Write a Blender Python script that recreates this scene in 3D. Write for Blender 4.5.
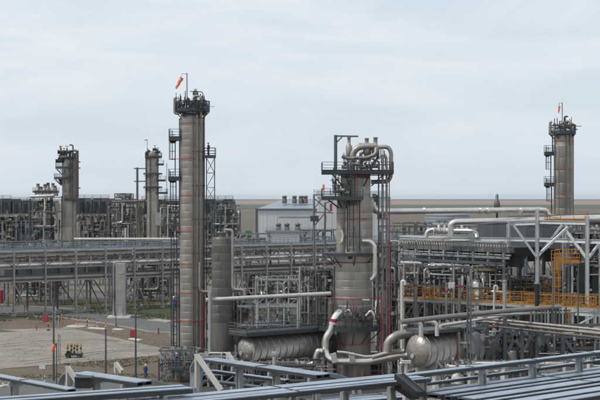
import bpy, math, random
from mathutils import Vector, Matrix, noise
R = math.radians
PI = math.pi
scene = bpy.context.scene
for o in list(bpy.data.objects):
    bpy.data.objects.remove(o)
C = scene.collection

# ------------------------------------------------------------------ camera
CAMH = 24.0
F = 1400.0                       # focal length in photo pixels (600 px wide)
cam_d = bpy.data.cameras.new('camera')
cam = bpy.data.objects.new('camera', cam_d)
C.objects.link(cam)
cam.location = (0, 0, CAMH)
cam_d.sensor_width = 36
cam_d.lens = 36 * F / 600
cam.rotation_euler = (R(90) - 3.0 / F, 0, 0)
cam_d.clip_start = 0.5
cam_d.clip_end = 60000
scene.camera = cam

# ------------------------------------------------------------------ sky and sun
SUN_EL, SUN_AZ = R(52), R(-112)          # azimuth from +Y towards +X: behind the camera, to the left
w = bpy.data.worlds.new('World')
scene.world = w
w.use_nodes = True
nt = w.node_tree
nt.nodes.clear()
wo = nt.nodes.new('ShaderNodeOutputWorld')
bg = nt.nodes.new('ShaderNodeBackground')
sky = nt.nodes.new('ShaderNodeTexSky')
sky.sky_type = 'NISHITA'
sky.sun_disc = False
sky.sun_elevation = SUN_EL
sky.sun_rotation = SUN_AZ
sky.dust_density = 2.5
sky.air_density = 1.0
tc = nt.nodes.new('ShaderNodeTexCoord')
sep = nt.nodes.new('ShaderNodeSeparateXYZ')
nt.links.new(tc.outputs['Generated'], sep.inputs[0])
mp = nt.nodes.new('ShaderNodeMapping')
mp.inputs['Scale'].default_value = (3.2, 3.2, 13.0)
mp.inputs['Rotation'].default_value = (R(3), 0, 0)
nt.links.new(tc.outputs['Generated'], mp.inputs[0])
nz = nt.nodes.new('ShaderNodeTexNoise')
nz.inputs['Scale'].default_value = 1.9
nz.inputs['Detail'].default_value = 7
nz.inputs['Roughness'].default_value = 0.55
nz.inputs['Distortion'].default_value = 0.4
nt.links.new(mp.outputs[0], nz.inputs['Vector'])
cr = nt.nodes.new('ShaderNodeValToRGB')
cr.color_ramp.elements[0].position = 0.36
cr.color_ramp.elements[1].position = 0.70
cr.color_ramp.elements[0].color = (0, 0, 0, 1)
cr.color_ramp.elements[1].color = (1, 1, 1, 1)
nt.links.new(nz.outputs['Fac'], cr.inputs[0])
# thin high cloud: thin veil low down, thicker banks higher
veil = nt.nodes.new('ShaderNodeMix'); veil.data_type = 'RGBA'
veil.inputs['A'].default_value = (7.7, 8.85, 9.85, 1)
veil.inputs['B'].default_value = (10.4, 10.6, 11.0, 1)
hi = nt.nodes.new('ShaderNodeMapRange')
hi.inputs['From Min'].default_value = 0.0
hi.inputs['From Max'].default_value = 0.13
hi.inputs['To Min'].default_value = 0.35
hi.inputs['To Max'].default_value = 1.0
nt.links.new(sep.outputs['Z'], hi.inputs['Value'])
mul = nt.nodes.new('ShaderNodeMath'); mul.operation = 'MULTIPLY'
nt.links.new(cr.outputs[0], mul.inputs[0])
nt.links.new(hi.outputs[0], mul.inputs[1])
nt.links.new(mul.outputs[0], veil.inputs['Factor'])
mx = nt.nodes.new('ShaderNodeMix'); mx.data_type = 'RGBA'
mx.inputs['Factor'].default_value = 0.9
nt.links.new(sky.outputs[0], mx.inputs['A'])
nt.links.new(veil.outputs['Result'], mx.inputs['B'])
nt.links.new(mx.outputs['Result'], bg.inputs[0])
bg.inputs[1].default_value = 0.098
nt.links.new(bg.outputs[0], wo.inputs[0])

sl = bpy.data.lights.new('sun', 'SUN')
sl.energy = 3.0
sl.angle = R(8)
sl.color = (1.0, 0.95, 0.87)
so = bpy.data.objects.new('sun', sl)
C.objects.link(so)
sd = Vector((math.sin(SUN_AZ) * math.cos(SUN_EL), math.cos(SUN_AZ) * math.cos(SUN_EL), math.sin(SUN_EL)))
so.rotation_euler = sd.to_track_quat('Z', 'Y').to_euler()
so.location = (-60, -60, 120)

scene.view_settings.view_transform = 'Standard'
scene.view_settings.look = 'None'
scene.view_settings.exposure = -0.12
scene.view_settings.gamma = 1.0
scene.cycles.max_bounces = 6
scene.cycles.diffuse_bounces = 3
scene.cycles.glossy_bounces = 3
scene.cycles.transparent_max_bounces = 6

# ------------------------------------------------------------------ helpers
def W(px, py, Y):
    """the place seen at photo pixel (px, py), Y metres out"""
    return Vector(((px - 300) * Y / F, Y, CAMH - (py - 197) * Y / F))
def G(px, py, Z=0.0):
    """the place on the level Z seen at photo pixel (px, py)"""
    return W(px, py, F * (CAMH - Z) / (py - 197))

TH = R(38)
U = Vector((math.cos(TH), math.sin(TH), 0))      # the plant's grid
V = Vector((-math.sin(TH), math.cos(TH), 0))
ZZ = Vector((0, 0, 1))
XX = Vector((1, 0, 0))
YY = Vector((0, 1, 0))

class MB:
    def __init__(s):
        s.v = []; s.f = []; s.sm = []
    def add(s, vs, fs, smooth=False):
        n = len(s.v)
        s.v += [tuple(p) for p in vs]
        s.f += [tuple(i + n for i in f) for f in fs]
        s.sm += [smooth] * len(fs)
        return s
    def obox(s, c, a, b, d):
        c = Vector(c)
        vs = [c + i * a + j * b + k * d for k in (-1, 1) for j in (-1, 1) for i in (-1, 1)]
        fs = [(0, 2, 3, 1), (4, 5, 7, 6), (0, 1, 5, 4), (2, 6, 7, 3), (0, 4, 6, 2), (1, 3, 7, 5)]
        if a.cross(b).dot(d) < 0:
            fs = [f[::-1] for f in fs]
        return s.add(vs, fs)
    def box(s, c, sx, sy, sz, ax=XX, ay=YY):
        return s.obox(c, ax * (sx / 2), ay * (sy / 2), ZZ * (sz / 2))
    def beam(s, a, b, wd, ht=None, up=ZZ):
        a = Vector(a); b = Vector(b)
        ht = ht or wd
        d = (b - a)
        L = d.length
        if L < 1e-5: return s
        d.normalize()
        if abs(d.dot(up)) > 0.98: up = U
        sd_ = d.cross(up).normalized()
        u2 = sd_.cross(d).normalized()
        return s.obox((a + b) / 2, sd_ * (wd / 2), u2 * (ht / 2), d * (L / 2))
    def ibeam(s, a, b, wd, ht=None, up=ZZ):
        a = Vector(a); b = Vector(b); ht = ht or wd
        d = (b - a).normalized()
        if abs(d.dot(up)) > 0.98: up = U
        sd_ = d.cross(up).normalized(); u2 = sd_.cross(d).normalized()
        t = ht * 0.1
        h2 = (b - a) / 2
        m = (a + b) / 2
        s.obox(m + u2 * (ht / 2 - t / 2), sd_ * (wd / 2), u2 * (t / 2), h2)
        s.obox(m - u2 * (ht / 2 - t / 2), sd_ * (wd / 2), u2 * (t / 2), h2)
        s.obox(m, sd_ * (wd * 0.06), u2 * (ht / 2 - t), h2)
        return s
    def tube(s, pts, r, n=10, caps=True, smooth=True):
        pts = [Vector(p) for p in pts]
        rs = r if isinstance(r, (list, tuple)) else [r] * len(pts)
        rings = []
        t0 = (pts[1] - pts[0]).normalized()
        ref = ZZ if abs(t0.dot(ZZ)) < 0.9 else XX
        nrm = t0.cross(ref).normalized()
        for i, p in enumerate(pts):
            if i == 0: t = (pts[1] - p).normalized()
            elif i == len(pts) - 1: t = (p - pts[i - 1]).normalized()
            else:
                t = ((p - pts[i - 1]).normalized() + (pts[i + 1] - p).normalized())
                t = t.normalized() if t.length > 1e-6 else (pts[i + 1] - p).normalized()
            nrm = (nrm - t * nrm.dot(t))
            nrm = nrm.normalized() if nrm.length > 1e-6 else t.orthogonal().normalized()
            bn = t.cross(nrm)
            rings.append([p + (nrm * math.cos(2 * PI * k / n) + bn * math.sin(2 * PI * k / n)) * rs[i] for k in range(n)])
        vs = [q for rg in rings for q in rg]
        fs = []
        for i in range(len(rings) - 1):
            for k in range(n):
                a, b = i * n + k, i * n + (k + 1) % n
                fs.append((a, b, b + n, a + n))
        s.add(vs, fs, smooth)
        if caps:
            s.add(rings[0], [tuple(range(n))[::-1]])
            s.add(rings[-1], [tuple(range(n))])
        return s
    def lathe(s, c, prof, n=20, ax=ZZ, smooth=True):
        c = Vector(c)
        e1 = ax.orthogonal().normalized(); e2 = ax.cross(e1)
        vs = []
        for r, z in prof:
            for k in range(n):
                a = 2 * PI * k / n
                vs.append(c + ax * z + (e1 * math.cos(a) + e2 * math.sin(a)) * r)
        fs = []
        for i in range(len(prof) - 1):
            for k in range(n):
                a, b = i * n + k, i * n + (k + 1) % n
                fs.append((a, b, b + n, a + n))
        s.add(vs, fs, smooth)
        s.add(vs[:n], [tuple(range(n))[::-1]])
        s.add(vs[-n:], [tuple(range(n))])
        return s
    def mesh(s, name, m, off=Vector((0, 0, 0))):
        me = bpy.data.meshes.new(name)
        ox, oy, oz = off
        me.from_pydata([(x - ox, y - oy, z - oz) for x, y, z in s.v], [], s.f)
        me.polygons.foreach_set('use_smooth', s.sm)
        if m: me.materials.append(m)
        me.update()
        return me

def bend(pts, rad, seg=5):
    """round the corners of a polyline"""
    pts = [Vector(p) for p in pts]
    out = [pts[0]]
    for i in range(1, len(pts) - 1):
        a, b, c = pts[i - 1], pts[i], pts[i + 1]
        d1 = (a - b); d2 = (c - b)
        rr = min(rad, d1.length * 0.49, d2.length * 0.49)
        p1 = b + d1.normalized() * rr; p2 = b + d2.normalized() * rr
        for k in range(seg + 1):
            t = k / seg
            out.append(p1 * (1 - t) ** 2 + b * 2 * t * (1 - t) + p2 * t ** 2)
    out.append(pts[-1])
    return out

ORG = {}
def thing(name, label, cat, loc, group=None):
    o = bpy.data.objects.new(name, None)
    C.objects.link(o)
    o.location = loc
    o['label'] = label; o['category'] = cat
    if group: o['group'] = group
    o.empty_display_size = 0.3
    ORG[o.name] = Vector(loc)
    return o
def part(name, mb, m, parent, label=None, stuff=False):
    off = ORG[parent.name]
    o = bpy.data.objects.new(name, mb.mesh(name, m, off))
    C.objects.link(o)
    o.parent = parent
    ORG[o.name] = off
    if label: o['label'] = label
    if stuff: o['kind'] = 'stuff'
    return o
def inst(name, me, parent, loc, rz=0.0, scale=None):
    """a piece that shares its mesh; loc in world metres"""
    o = bpy.data.objects.new(name, me)
    C.objects.link(o)
    o.parent = parent
    o.location = Vector(loc) - ORG[parent.name]
    o.rotation_euler = (0, 0, rz)
    if scale: o.scale = scale
    return o
def solo(name, mb, m, label, cat, loc=(0, 0, 0), group=None):
    loc = Vector(loc)
    o = bpy.data.objects.new(name, mb.mesh(name, m, loc))
    C.objects.link(o)
    o.location = loc
    o['label'] = label; o['category'] = cat
    if group: o['group'] = group
    ORG[o.name] = loc
    return o
def struct(name, mb, m, kind='structure'):
    o = bpy.data.objects.new(name, mb.mesh(name, m))
    C.objects.link(o)
    o['kind'] = kind
    return o
def dup(root, loc, label, rz=0):
    r = root.copy(); C.objects.link(r); r.location = loc; r['label'] = label
    r.rotation_euler = (0, 0, rz)
    for ch in list(root.children):
        c = ch.copy(); C.objects.link(c); c.parent = r
        for g in list(ch.children):
            d = g.copy(); C.objects.link(d); d.parent = c
    return r
ORD = ['first', 'second', 'third', 'fourth', 'fifth', 'sixth', 'seventh', 'eighth', 'ninth', 'tenth', 'eleventh', 'twelfth']

# ------------------------------------------------------------------ materials
ALB = {'weathered_cladding': .72, 'dull_cladding': .62, 'cladding_band_metal': .6, 'drum_cladding': .72, 'silver_pipe_cladding': 1.1, 'dull_pipe_cladding': .68, 'pale_painted_pipe': .8,
       'galvanised_steel': .5, 'pale_grey_painted_steel': .75, 'blue_grey_steel': .5, 'dark_steel_grating': .6, 'weathered_brown_grey_steel': .6, 'black_equipment': .6, 'dark_machinery': .38,
       'grey_casing_panel': .5, 'tan_lagging': .7, 'orange_yellow_paint': .52, 'tray_cover_zinc': .72, 'tray_side_zinc': .22, 'white_sheet_cladding': .85, 'blue_grey_roof_sheet': .75,
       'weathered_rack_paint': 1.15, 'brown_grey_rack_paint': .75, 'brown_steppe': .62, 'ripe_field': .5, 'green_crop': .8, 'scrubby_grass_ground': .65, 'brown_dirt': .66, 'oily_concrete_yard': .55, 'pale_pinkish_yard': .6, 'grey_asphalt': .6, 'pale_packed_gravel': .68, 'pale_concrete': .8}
def mat(name, col, rough=0.6, metal=0.0, var=0.25, scale=0.8, stretch=1.0, bump=0.0, rnd=0.12, stain=None, stain_amt=0.4, fine=6.0):
    col = tuple(c * ALB.get(name, 1.0) for c in col)
    if stain: stain = tuple(c * ALB.get(name, 1.0) for c in stain)
    m = bpy.data.materials.new(name)
    m.use_nodes = True
    t = m.node_tree
    b = t.nodes['Principled BSDF']
    b.inputs['Roughness'].default_value = rough
    b.inputs['Metallic'].default_value = metal
    tc = t.nodes.new('ShaderNodeTexCoord')
    mp = t.nodes.new('ShaderNodeMapping')
    mp.inputs['Scale'].default_value = (1, 1, 1 / stretch)
    t.links.new(tc.outputs['Object'], mp.inputs[0])
    n1 = t.nodes.new('ShaderNodeTexNoise')
    n1.inputs['Scale'].default_value = scale
    n1.inputs['Detail'].default_value = 6
    n1.inputs['Roughness'].default_value = 0.65
    t.links.new(mp.outputs[0], n1.inputs['Vector'])
    rmp = t.nodes.new('ShaderNodeMapRange')
    rmp.inputs['From Min'].default_value = 0.3
    rmp.inputs['From Max'].default_value = 0.7
    rmp.inputs['To Min'].default_value = 1 - var
    rmp.inputs['To Max'].default_value = 1 + var
    t.links.new(n1.outputs['Fac'], rmp.inputs['Value'])
    oi = t.nodes.new('ShaderNodeObjectInfo')
    rm2 = t.nodes.new('ShaderNodeMapRange')
    rm2.inputs['To Min'].default_value = 1 - rnd
    rm2.inputs['To Max'].default_value = 1 + rnd
    t.links.new(oi.outputs['Random'], rm2.inputs['Value'])
    mu = t.nodes.new('ShaderNodeMath'); mu.operation = 'MULTIPLY'
    t.links.new(rmp.outputs[0], mu.inputs[0]); t.links.new(rm2.outputs[0], mu.inputs[1])
    mixc = t.nodes.new('ShaderNodeMix'); mixc.data_type = 'RGBA'
    mixc.blend_type = 'MULTIPLY'
    mixc.inputs['Factor'].default_value = 1
    mixc.inputs['A'].default_value = (*col, 1)
    t.links.new(mu.outputs[0], mixc.inputs['B'])
    last = mixc.outputs['Result']
    if stain:
        n2 = t.nodes.new('ShaderNodeTexNoise')
        n2.inputs['Scale'].default_value = scale * 2.7
        n2.inputs['Detail'].default_value = 8
        n2.inputs['Roughness'].default_value = 0.7
        t.links.new(mp.outputs[0], n2.inputs['Vector'])
        r3 = t.nodes.new('ShaderNodeMapRange')
        r3.inputs['From Min'].default_value = 0.5
        r3.inputs['From Max'].default_value = 0.72
        r3.inputs['To Max'].default_value = stain_amt
        t.links.new(n2.outputs['Fac'], r3.inputs['Value'])
        m3 = t.nodes.new('ShaderNodeMix'); m3.data_type = 'RGBA'
        m3.inputs['B'].default_value = (*stain, 1)
        t.links.new(last, m3.inputs['A']); t.links.new(r3.outputs[0], m3.inputs['Factor'])
        last = m3.outputs['Result']
    t.links.new(last, b.inputs['Base Color'])
    rr = t.nodes.new('ShaderNodeMapRange')
    rr.inputs['To Min'].default_value = max(0.05, rough - 0.12)
    rr.inputs['To Max'].default_value = min(1, rough + 0.12)
    t.links.new(n1.outputs['Fac'], rr.inputs['Value'])
    t.links.new(rr.outputs[0], b.inputs['Roughness'])
    if bump:
        n4 = t.nodes.new('ShaderNodeTexNoise')
        n4.inputs['Scale'].default_value = fine
        n4.inputs['Detail'].default_value = 3
        t.links.new(tc.outputs['Object'], n4.inputs['Vector'])
        bp = t.nodes.new('ShaderNodeBump')
        bp.inputs['Strength'].default_value = bump
        bp.inputs['Distance'].default_value = 0.05
        t.links.new(n4.outputs['Fac'], bp.inputs['Height'])
        t.links.new(bp.outputs[0], b.inputs['Normal'])
    return m

M = {}
M['clad'] = mat('weathered_cladding', (0.44, 0.40, 0.35), 0.52, 0.55, 0.2, 0.7, 5.0, 0.2, 0.05, (0.20, 0.15, 0.11), 0.8, 1.6)
M['clad_sheet'] = mat('weathered_cladding', (0.88, 0.84, 0.78), 0.45, 0.5, 0.16, 0.8, 6.0, 0.25, 0.12, (0.50, 0.44, 0.37), 0.6, 1.3)
M['clad_sheet_dark'] = mat('dull_cladding', (0.46, 0.445, 0.425), 0.5, 0.45, 0.18, 0.8, 6.0, 0.25, 0.12, (0.22, 0.185, 0.15), 0.6, 1.3)
M['clad_dark'] = mat('dull_cladding', (0.22, 0.205, 0.19), 0.55, 0.5, 0.22, 0.8, 5.0, 0.2, 0.05, (0.12, 0.09, 0.07), 0.8, 1.6)
M['clad_band'] = mat('cladding_band_metal', (0.42, 0.40, 0.38), 0.45, 0.7, 0.15, 1.2, 1, 0, 0.15)
M['drum'] = mat('drum_cladding', (0.50, 0.47, 0.43), 0.38, 0.75, 0.2, 0.9, 1, 0.15, 0.05, (0.25, 0.21, 0.18), 0.5, 1.8)
M['silver'] = mat('silver_pipe_cladding', (0.66, 0.64, 0.61), 0.31, 0.88, 0.14, 0.4, 1, 0.04, 0.12, (0.42, 0.39, 0.35), 0.4, 1.2)
M['silver_dull'] = mat('dull_pipe_cladding', (0.42, 0.39, 0.36), 0.48, 0.6, 0.22, 0.7, 1, 0.1, 0.25, (0.24, 0.19, 0.15), 0.5, 2.0)
M['white_pipe'] = mat('pale_painted_pipe', (0.60, 0.58, 0.55), 0.5, 0.1, 0.15, 0.9, 1, 0, 0.15, (0.35, 0.30, 0.25), 0.4)
M['steel'] = mat('galvanised_steel', (0.27, 0.28, 0.28), 0.55, 0.35, 0.2, 0.9, 1, 0, 0.2, (0.18, 0.15, 0.12), 0.35)
M['steel_pale'] = mat('pale_grey_painted_steel', (0.43, 0.45, 0.46), 0.55, 0.1, 0.14, 0.8, 1, 0, 0.1, (0.27, 0.25, 0.23), 0.35)
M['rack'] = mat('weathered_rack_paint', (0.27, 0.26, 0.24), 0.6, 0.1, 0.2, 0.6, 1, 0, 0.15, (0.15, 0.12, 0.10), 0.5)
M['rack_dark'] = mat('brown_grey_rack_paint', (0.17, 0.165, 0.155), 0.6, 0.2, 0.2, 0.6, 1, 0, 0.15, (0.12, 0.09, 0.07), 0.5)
M['frame'] = mat('off_white_frame_paint', (0.50, 0.53, 0.54), 0.5, 0.05, 0.1, 0.8, 1, 0, 0.06, (0.3, 0.28, 0.26), 0.35)
M['rail_blue'] = mat('pale_blue_galvanised_rail', (0.28, 0.34, 0.38), 0.5, 0.3, 0.12, 0.8, 1, 0, 0.1)
M['steel_blue'] = mat('blue_grey_steel', (0.17, 0.205, 0.235), 0.5, 0.3, 0.18, 0.9, 1, 0, 0.2)
M['steel_dark'] = mat('dark_steel_grating', (0.075, 0.09, 0.10), 0.6, 0.35, 0.2, 1.4, 1, 0, 0.25)
M['steel_brown'] = mat('weathered_brown_grey_steel', (0.21, 0.19, 0.17), 0.65, 0.2, 0.25, 1.0, 1, 0, 0.2, (0.14, 0.09, 0.06), 0.5)
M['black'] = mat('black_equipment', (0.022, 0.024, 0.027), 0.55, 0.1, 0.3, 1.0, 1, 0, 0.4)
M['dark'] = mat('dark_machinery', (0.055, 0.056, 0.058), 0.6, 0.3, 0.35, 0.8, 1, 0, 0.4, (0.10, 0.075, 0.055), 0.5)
M['red'] = mat('red_painted_pipe', (0.36, 0.03, 0.035), 0.5, 0.0, 0.15, 1.0, 1, 0, 0.15)
M['orange'] = mat('orange_yellow_paint', (0.72, 0.31, 0.028), 0.55, 0.0, 0.2, 1.6, 1, 0, 0.2, (0.30, 0.16, 0.06), 0.7)
M['yellow'] = mat('yellow_paint', (0.50, 0.33, 0.06), 0.5, 0.0, 0.15, 1.5)
M['windsock'] = mat('orange_windsock_cloth', (0.9, 0.22, 0.11), 0.8, 0.0, 0.1, 3.0)
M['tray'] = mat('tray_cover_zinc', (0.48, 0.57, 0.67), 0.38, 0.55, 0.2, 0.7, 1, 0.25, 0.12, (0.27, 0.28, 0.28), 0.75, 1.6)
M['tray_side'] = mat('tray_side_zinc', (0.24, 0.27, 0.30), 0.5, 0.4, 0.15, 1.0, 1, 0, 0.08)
M['white'] = mat('white_sheet_cladding', (0.62, 0.64, 0.65), 0.6, 0.0, 0.05, 0.15, 3.0, 0, 0.03)
M['roof_blue'] = mat('blue_grey_roof_sheet', (0.30, 0.35, 0.41), 0.55, 0.1, 0.08, 0.2)
M['concrete'] = mat('pale_concrete', (0.36, 0.35, 0.33), 0.85, 0, 0.15, 0.8, 1, 0.2, 0.1, (0.2, 0.18, 0.16), 0.4)
M['panel_grey'] = mat('grey_casing_panel', (0.17, 0.185, 0.20), 0.6, 0.2, 0.2, 0.4, 2.0, 0, 0.3, (0.11, 0.11, 0.11), 0.4)
M['tan'] = mat('tan_lagging', (0.33, 0.26, 0.18), 0.7, 0.1, 0.3, 0.8, 1, 0, 0.35)
M['kerb'] = mat('white_kerb_paint', (0.58, 0.56, 0.53), 0.8, 0, 0.2, 1.5, 1, 0, 0.1, (0.3, 0.27, 0.24), 0.5)
M['navy'] = mat('navy_coverall', (0.025, 0.045, 0.13), 0.9, 0, 0.2, 4.0)
M['blue_cloth'] = mat('blue_coverall', (0.02, 0.07, 0.26), 0.9, 0, 0.2, 4.0)
M['skin'] = mat('skin', (0.45, 0.27, 0.19), 0.6, 0, 0.05, 8.0)
M['hardhat'] = mat('white_hard_hat', (0.8, 0.8, 0.78), 0.35, 0, 0.03, 3.0)
M['hat_orange'] = mat('orange_hard_hat', (0.75, 0.22, 0.04), 0.35, 0, 0.03, 3.0)
M['green'] = mat('green_paint', (0.012, 0.13, 0.06), 0.5, 0, 0.1, 1.0)
M['asphalt'] = mat('grey_asphalt', (0.155, 0.155, 0.155), 0.9, 0, 0.14, 0.12, 1, 0.1, 0, (0.22, 0.20, 0.17), 0.5)
M['lot'] = mat('pale_packed_gravel', (0.33, 0.29, 0.255), 0.95, 0, 0.22, 0.13, 1, 0.2, 0, (0.16, 0.14, 0.095), 0.9, 3.0)
M['dirt'] = mat('brown_dirt', (0.148, 0.108, 0.07), 0.95, 0, 0.3, 0.16, 1, 0.3, 0, (0.24, 0.19, 0.14), 0.6, 2.0)
M['pad'] = mat('oily_concrete_yard', (0.085, 0.077, 0.069), 0.9, 0, 0.3, 0.2, 1, 0.15, 0, (0.14, 0.12, 0.10), 0.6, 2.0)  # concrete coloured dark to stand in for shade between the pipework
M['pad_pale'] = mat('pale_pinkish_yard', (0.25, 0.215, 0.19), 0.9, 0, 0.2, 0.12, 1, 0.1, 0, (0.15, 0.12, 0.10), 0.6, 2.0)
M['verge'] = mat('scrubby_grass_ground', (0.13, 0.097, 0.05), 0.95, 0, 0.4, 0.14, 1, 0.3, 0, (0.05, 0.065, 0.02), 0.9, 2.0)
M['turf'] = mat('dark_green_turf', (0.03, 0.045, 0.013), 0.95, 0, 0.4, 0.3, 1, 0.3, 0)
M['steppe'] = mat('brown_steppe', (0.15, 0.115, 0.075), 1.0, 0, 0.12, 0.004, 1, 0, 0, (0.11, 0.10, 0.055), 0.6)
M['wheat'] = mat('ripe_field', (0.45, 0.25, 0.15), 1.0, 0, 0.12, 0.002, 1, 0, 0)
M['crop'] = mat('green_crop', (0.042, 0.070, 0.030), 1.0, 0, 0.2, 0.003, 1, 0, 0)
M['far_scrub'] = mat('far_scrub', (0.045, 0.055, 0.04), 1.0, 0, 0.3, 0.001, 1, 0, 0)
M['blade'] = mat('grass_blade', (0.06, 0.075, 0.02), 0.9, 0, 0.4, 0.6, 1, 0, 0)

# ------------------------------------------------------------------ ground
def sheet(name, poly, z, m, kind='structure'):
    b = MB(); b.add([(p[0], p[1], z) for p in poly], [tuple(range(len(poly)))])
    # make it face up
    a = sum(poly[i][0] * poly[(i + 1) % len(poly)][1] - poly[(i + 1) % len(poly)][0] * poly[i][1] for i in range(len(poly)))
    if a < 0: b.f = [f[::-1] for f in b.f]
    return struct(name, b, m, kind)
def gsheet(name, pix, z, m):
    return sheet(name, [tuple(G(x, y)[:2]) for x, y in pix], z, m)
sheet('ground', [(-9000, -200), (9000, -200), (9000, 16500), (-9000, 16500)], 0.0, M['steppe'])
sheet('field', [(-8900, 8300), (8900, 8700), (8900, 16400), (-8900, 16400)], 0.4, M['far_scrub'])
sheet('field', [(-8900, 4700), (-900, 4900), (300, 4300), (8900, 4400), (8900, 8690), (-8900, 8290)], 0.4, M['wheat'])
sheet('field', [(-4000, 2750), (-600, 2800), (300, 2900), (4000, 3000), (8900, 4390), (300, 4290), (-900, 4890), (-8900, 4690)], 0.4, M['crop'])
# plant yard
sheet('yard', [(-260, 60), (260, 60), (330, 620), (-330, 620)], 0.05, M['pad_pale'])
gsheet('yard', [(182, 399), (690, 420), (700, 268), (330, 268), (300, 300), (225, 330), (180, 350)], 0.10, M['pad'])  # process yard, with the shade under the clutter put into its colour
gsheet('dirt', [(-40, 402), (181.5, 398.8), (179.5, 350), (165, 331), (-40, 307)], 0.10, M['dirt'])
gsheet('gravel_lot', [(-30, 334), (30, 332.5), (50, 330.5), (75, 330), (100, 335), (135, 343), (168, 350.5), (160, 356), (120, 360), (60, 365), (0, 370), (-40, 374)], 0.14, M['lot'])
gsheet('path', [(-40, 383), (30, 381), (110, 379), (160, 385), (150, 399), (-40, 401)], 0.14, M['asphalt'])
gsheet('verge', [(-40, 306.8), (165, 330.6), (225, 329), (300, 299), (330, 290), (150, 296), (60, 288), (-40, 286)], 0.10, M['verge'])
gsheet('road', [(-40, 303), (60, 309), (110, 313), (170, 322), (200, 327), (190, 334), (150, 332.2), (100, 323), (60, 318), (-40, 313)], 0.14, M['asphalt'])
gsheet('road', [(-40, 292), (40, 296), (120, 300), (220, 297), (220, 292), (120, 294.5), (40, 291), (-40, 288)], 0.14, M['asphalt'])
gsheet('path', [(20, 333), (75, 329), (100, 326), (78, 323.5), (60, 329), (0, 330)], 0.12, M['lot'])
gsheet('turf', [(-10, 321), (25, 319), (28, 315), (-10, 314)], 0.12, M['turf'])
gsheet('turf', [(60, 318.6), (88, 321), (150, 329), (148, 322), (110, 312.5), (126, 306), (60, 309)], 0.12, M['turf'])
gsheet('turf', [(123, 312), (152, 316), (172, 314), (170, 308), (128, 306)], 0.16, M['turf'])
for k, tr in enumerate((((20, 362), (60, 357), (110, 350), (158, 349.5)), ((24, 364), (64, 359), (114, 351.5), (160, 350.8)), ((0, 345), (40, 341), (90, 338), (120, 341)), ((0, 347), (42, 342.6), (92, 339.4), (118, 342)))):
    P = [G(*p, 0.145) for p in tr]; P = bend(P, 30, 6); q = MB()
    for a, b in zip(P, P[1:]):
        d = (b - a).normalized() * .22; nn_ = Vector((-d.y, d.x, 0))
        q.add([a - nn_, b - nn_, b + nn_, a + nn_], [(0, 1, 2, 3)])
    struct('tyre_track', q, M['verge'])
# kerbs along the road
kb = MB()
for line in ([(-40, 313.3), (60, 318.3), (100, 323.3), (150, 332.6), (190, 334.4)], [(-40, 302.7), (60, 308.7), (110, 312.7), (170, 321.7)]):
    P = [G(*p) for p in line]
    for a, b in zip(P, P[1:]):
        kb.beam(a + ZZ * 0.12, b + ZZ * 0.12, 0.25, 0.24)
struct('kerb', kb, M['concrete'])
# grass and stones scattered over verges and lot edge
rng = random.Random(5)
gb = MB()
def tuft_zone(px0, px1, f0, f1, n, hmax):
    for i in range(n):
        px = rng.uniform(px0, px1)
        py = rng.uniform(f0, f1)
        p = G(px, py) + ZZ * 0.1
        if noise.noise(Vector((p.x * 0.09, p.y * 0.09, 0))) < -0.05: continue
        for k in range(4):
            a = rng.uniform(0, 2 * PI); h = rng.uniform(0.3, 1) * hmax
            d = Vector((math.cos(a), math.sin(a), 0))
            q = p + d * rng.uniform(0, 0.3)
            s = Vector((-d.y, d.x, 0)) * rng.uniform(.05, .12)
            gb.add([q - s, q + s, q + ZZ * h + d * h * 0.5], [(0, 1, 2)])
tuft_zone(-5, 175, 357.5, 379, 2200, 0.12)
tuft_zone(60, 172, 302, 320, 2200, 0.3)
tuft_zone(-5, 60, 314, 322, 600, 0.3)
tuft_zone(235, 330, 304, 335, 2500, 0.5)
tuft_zone(0, 170, 333, 350, 260, 0.12)
tuft_zone(0, 150, 350, 366, 500, 0.12)
tuft_zone(0, 70, 365, 371, 500, 0.2)
go = struct('grass', gb, M['blade'], 'stuff')
go['label'] = 'short scrubby grass scattered on the brown verges'; go['category'] = 'grass'
sb = MB()
for i in range(260):
    px = rng.uniform(-5, 175); py = rng.choice([rng.uniform(320, 333), rng.uniform(357, 385), rng.uniform(334, 366)])
    p = G(px, py) + ZZ * 0.16
    r = rng.uniform(0.04, 0.11) * (1.0 if rng.random() < .93 else 2.0)
    sb.lathe(p, [(r, -r * .5), (r * .9, r * .2), (r * .4, r * .5)], 5)
so_ = struct('stone', sb, M['concrete'], 'stuff')
so_['label'] = 'loose stones and clods scattered on the dirt'; so_['category'] = 'stones'

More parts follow.
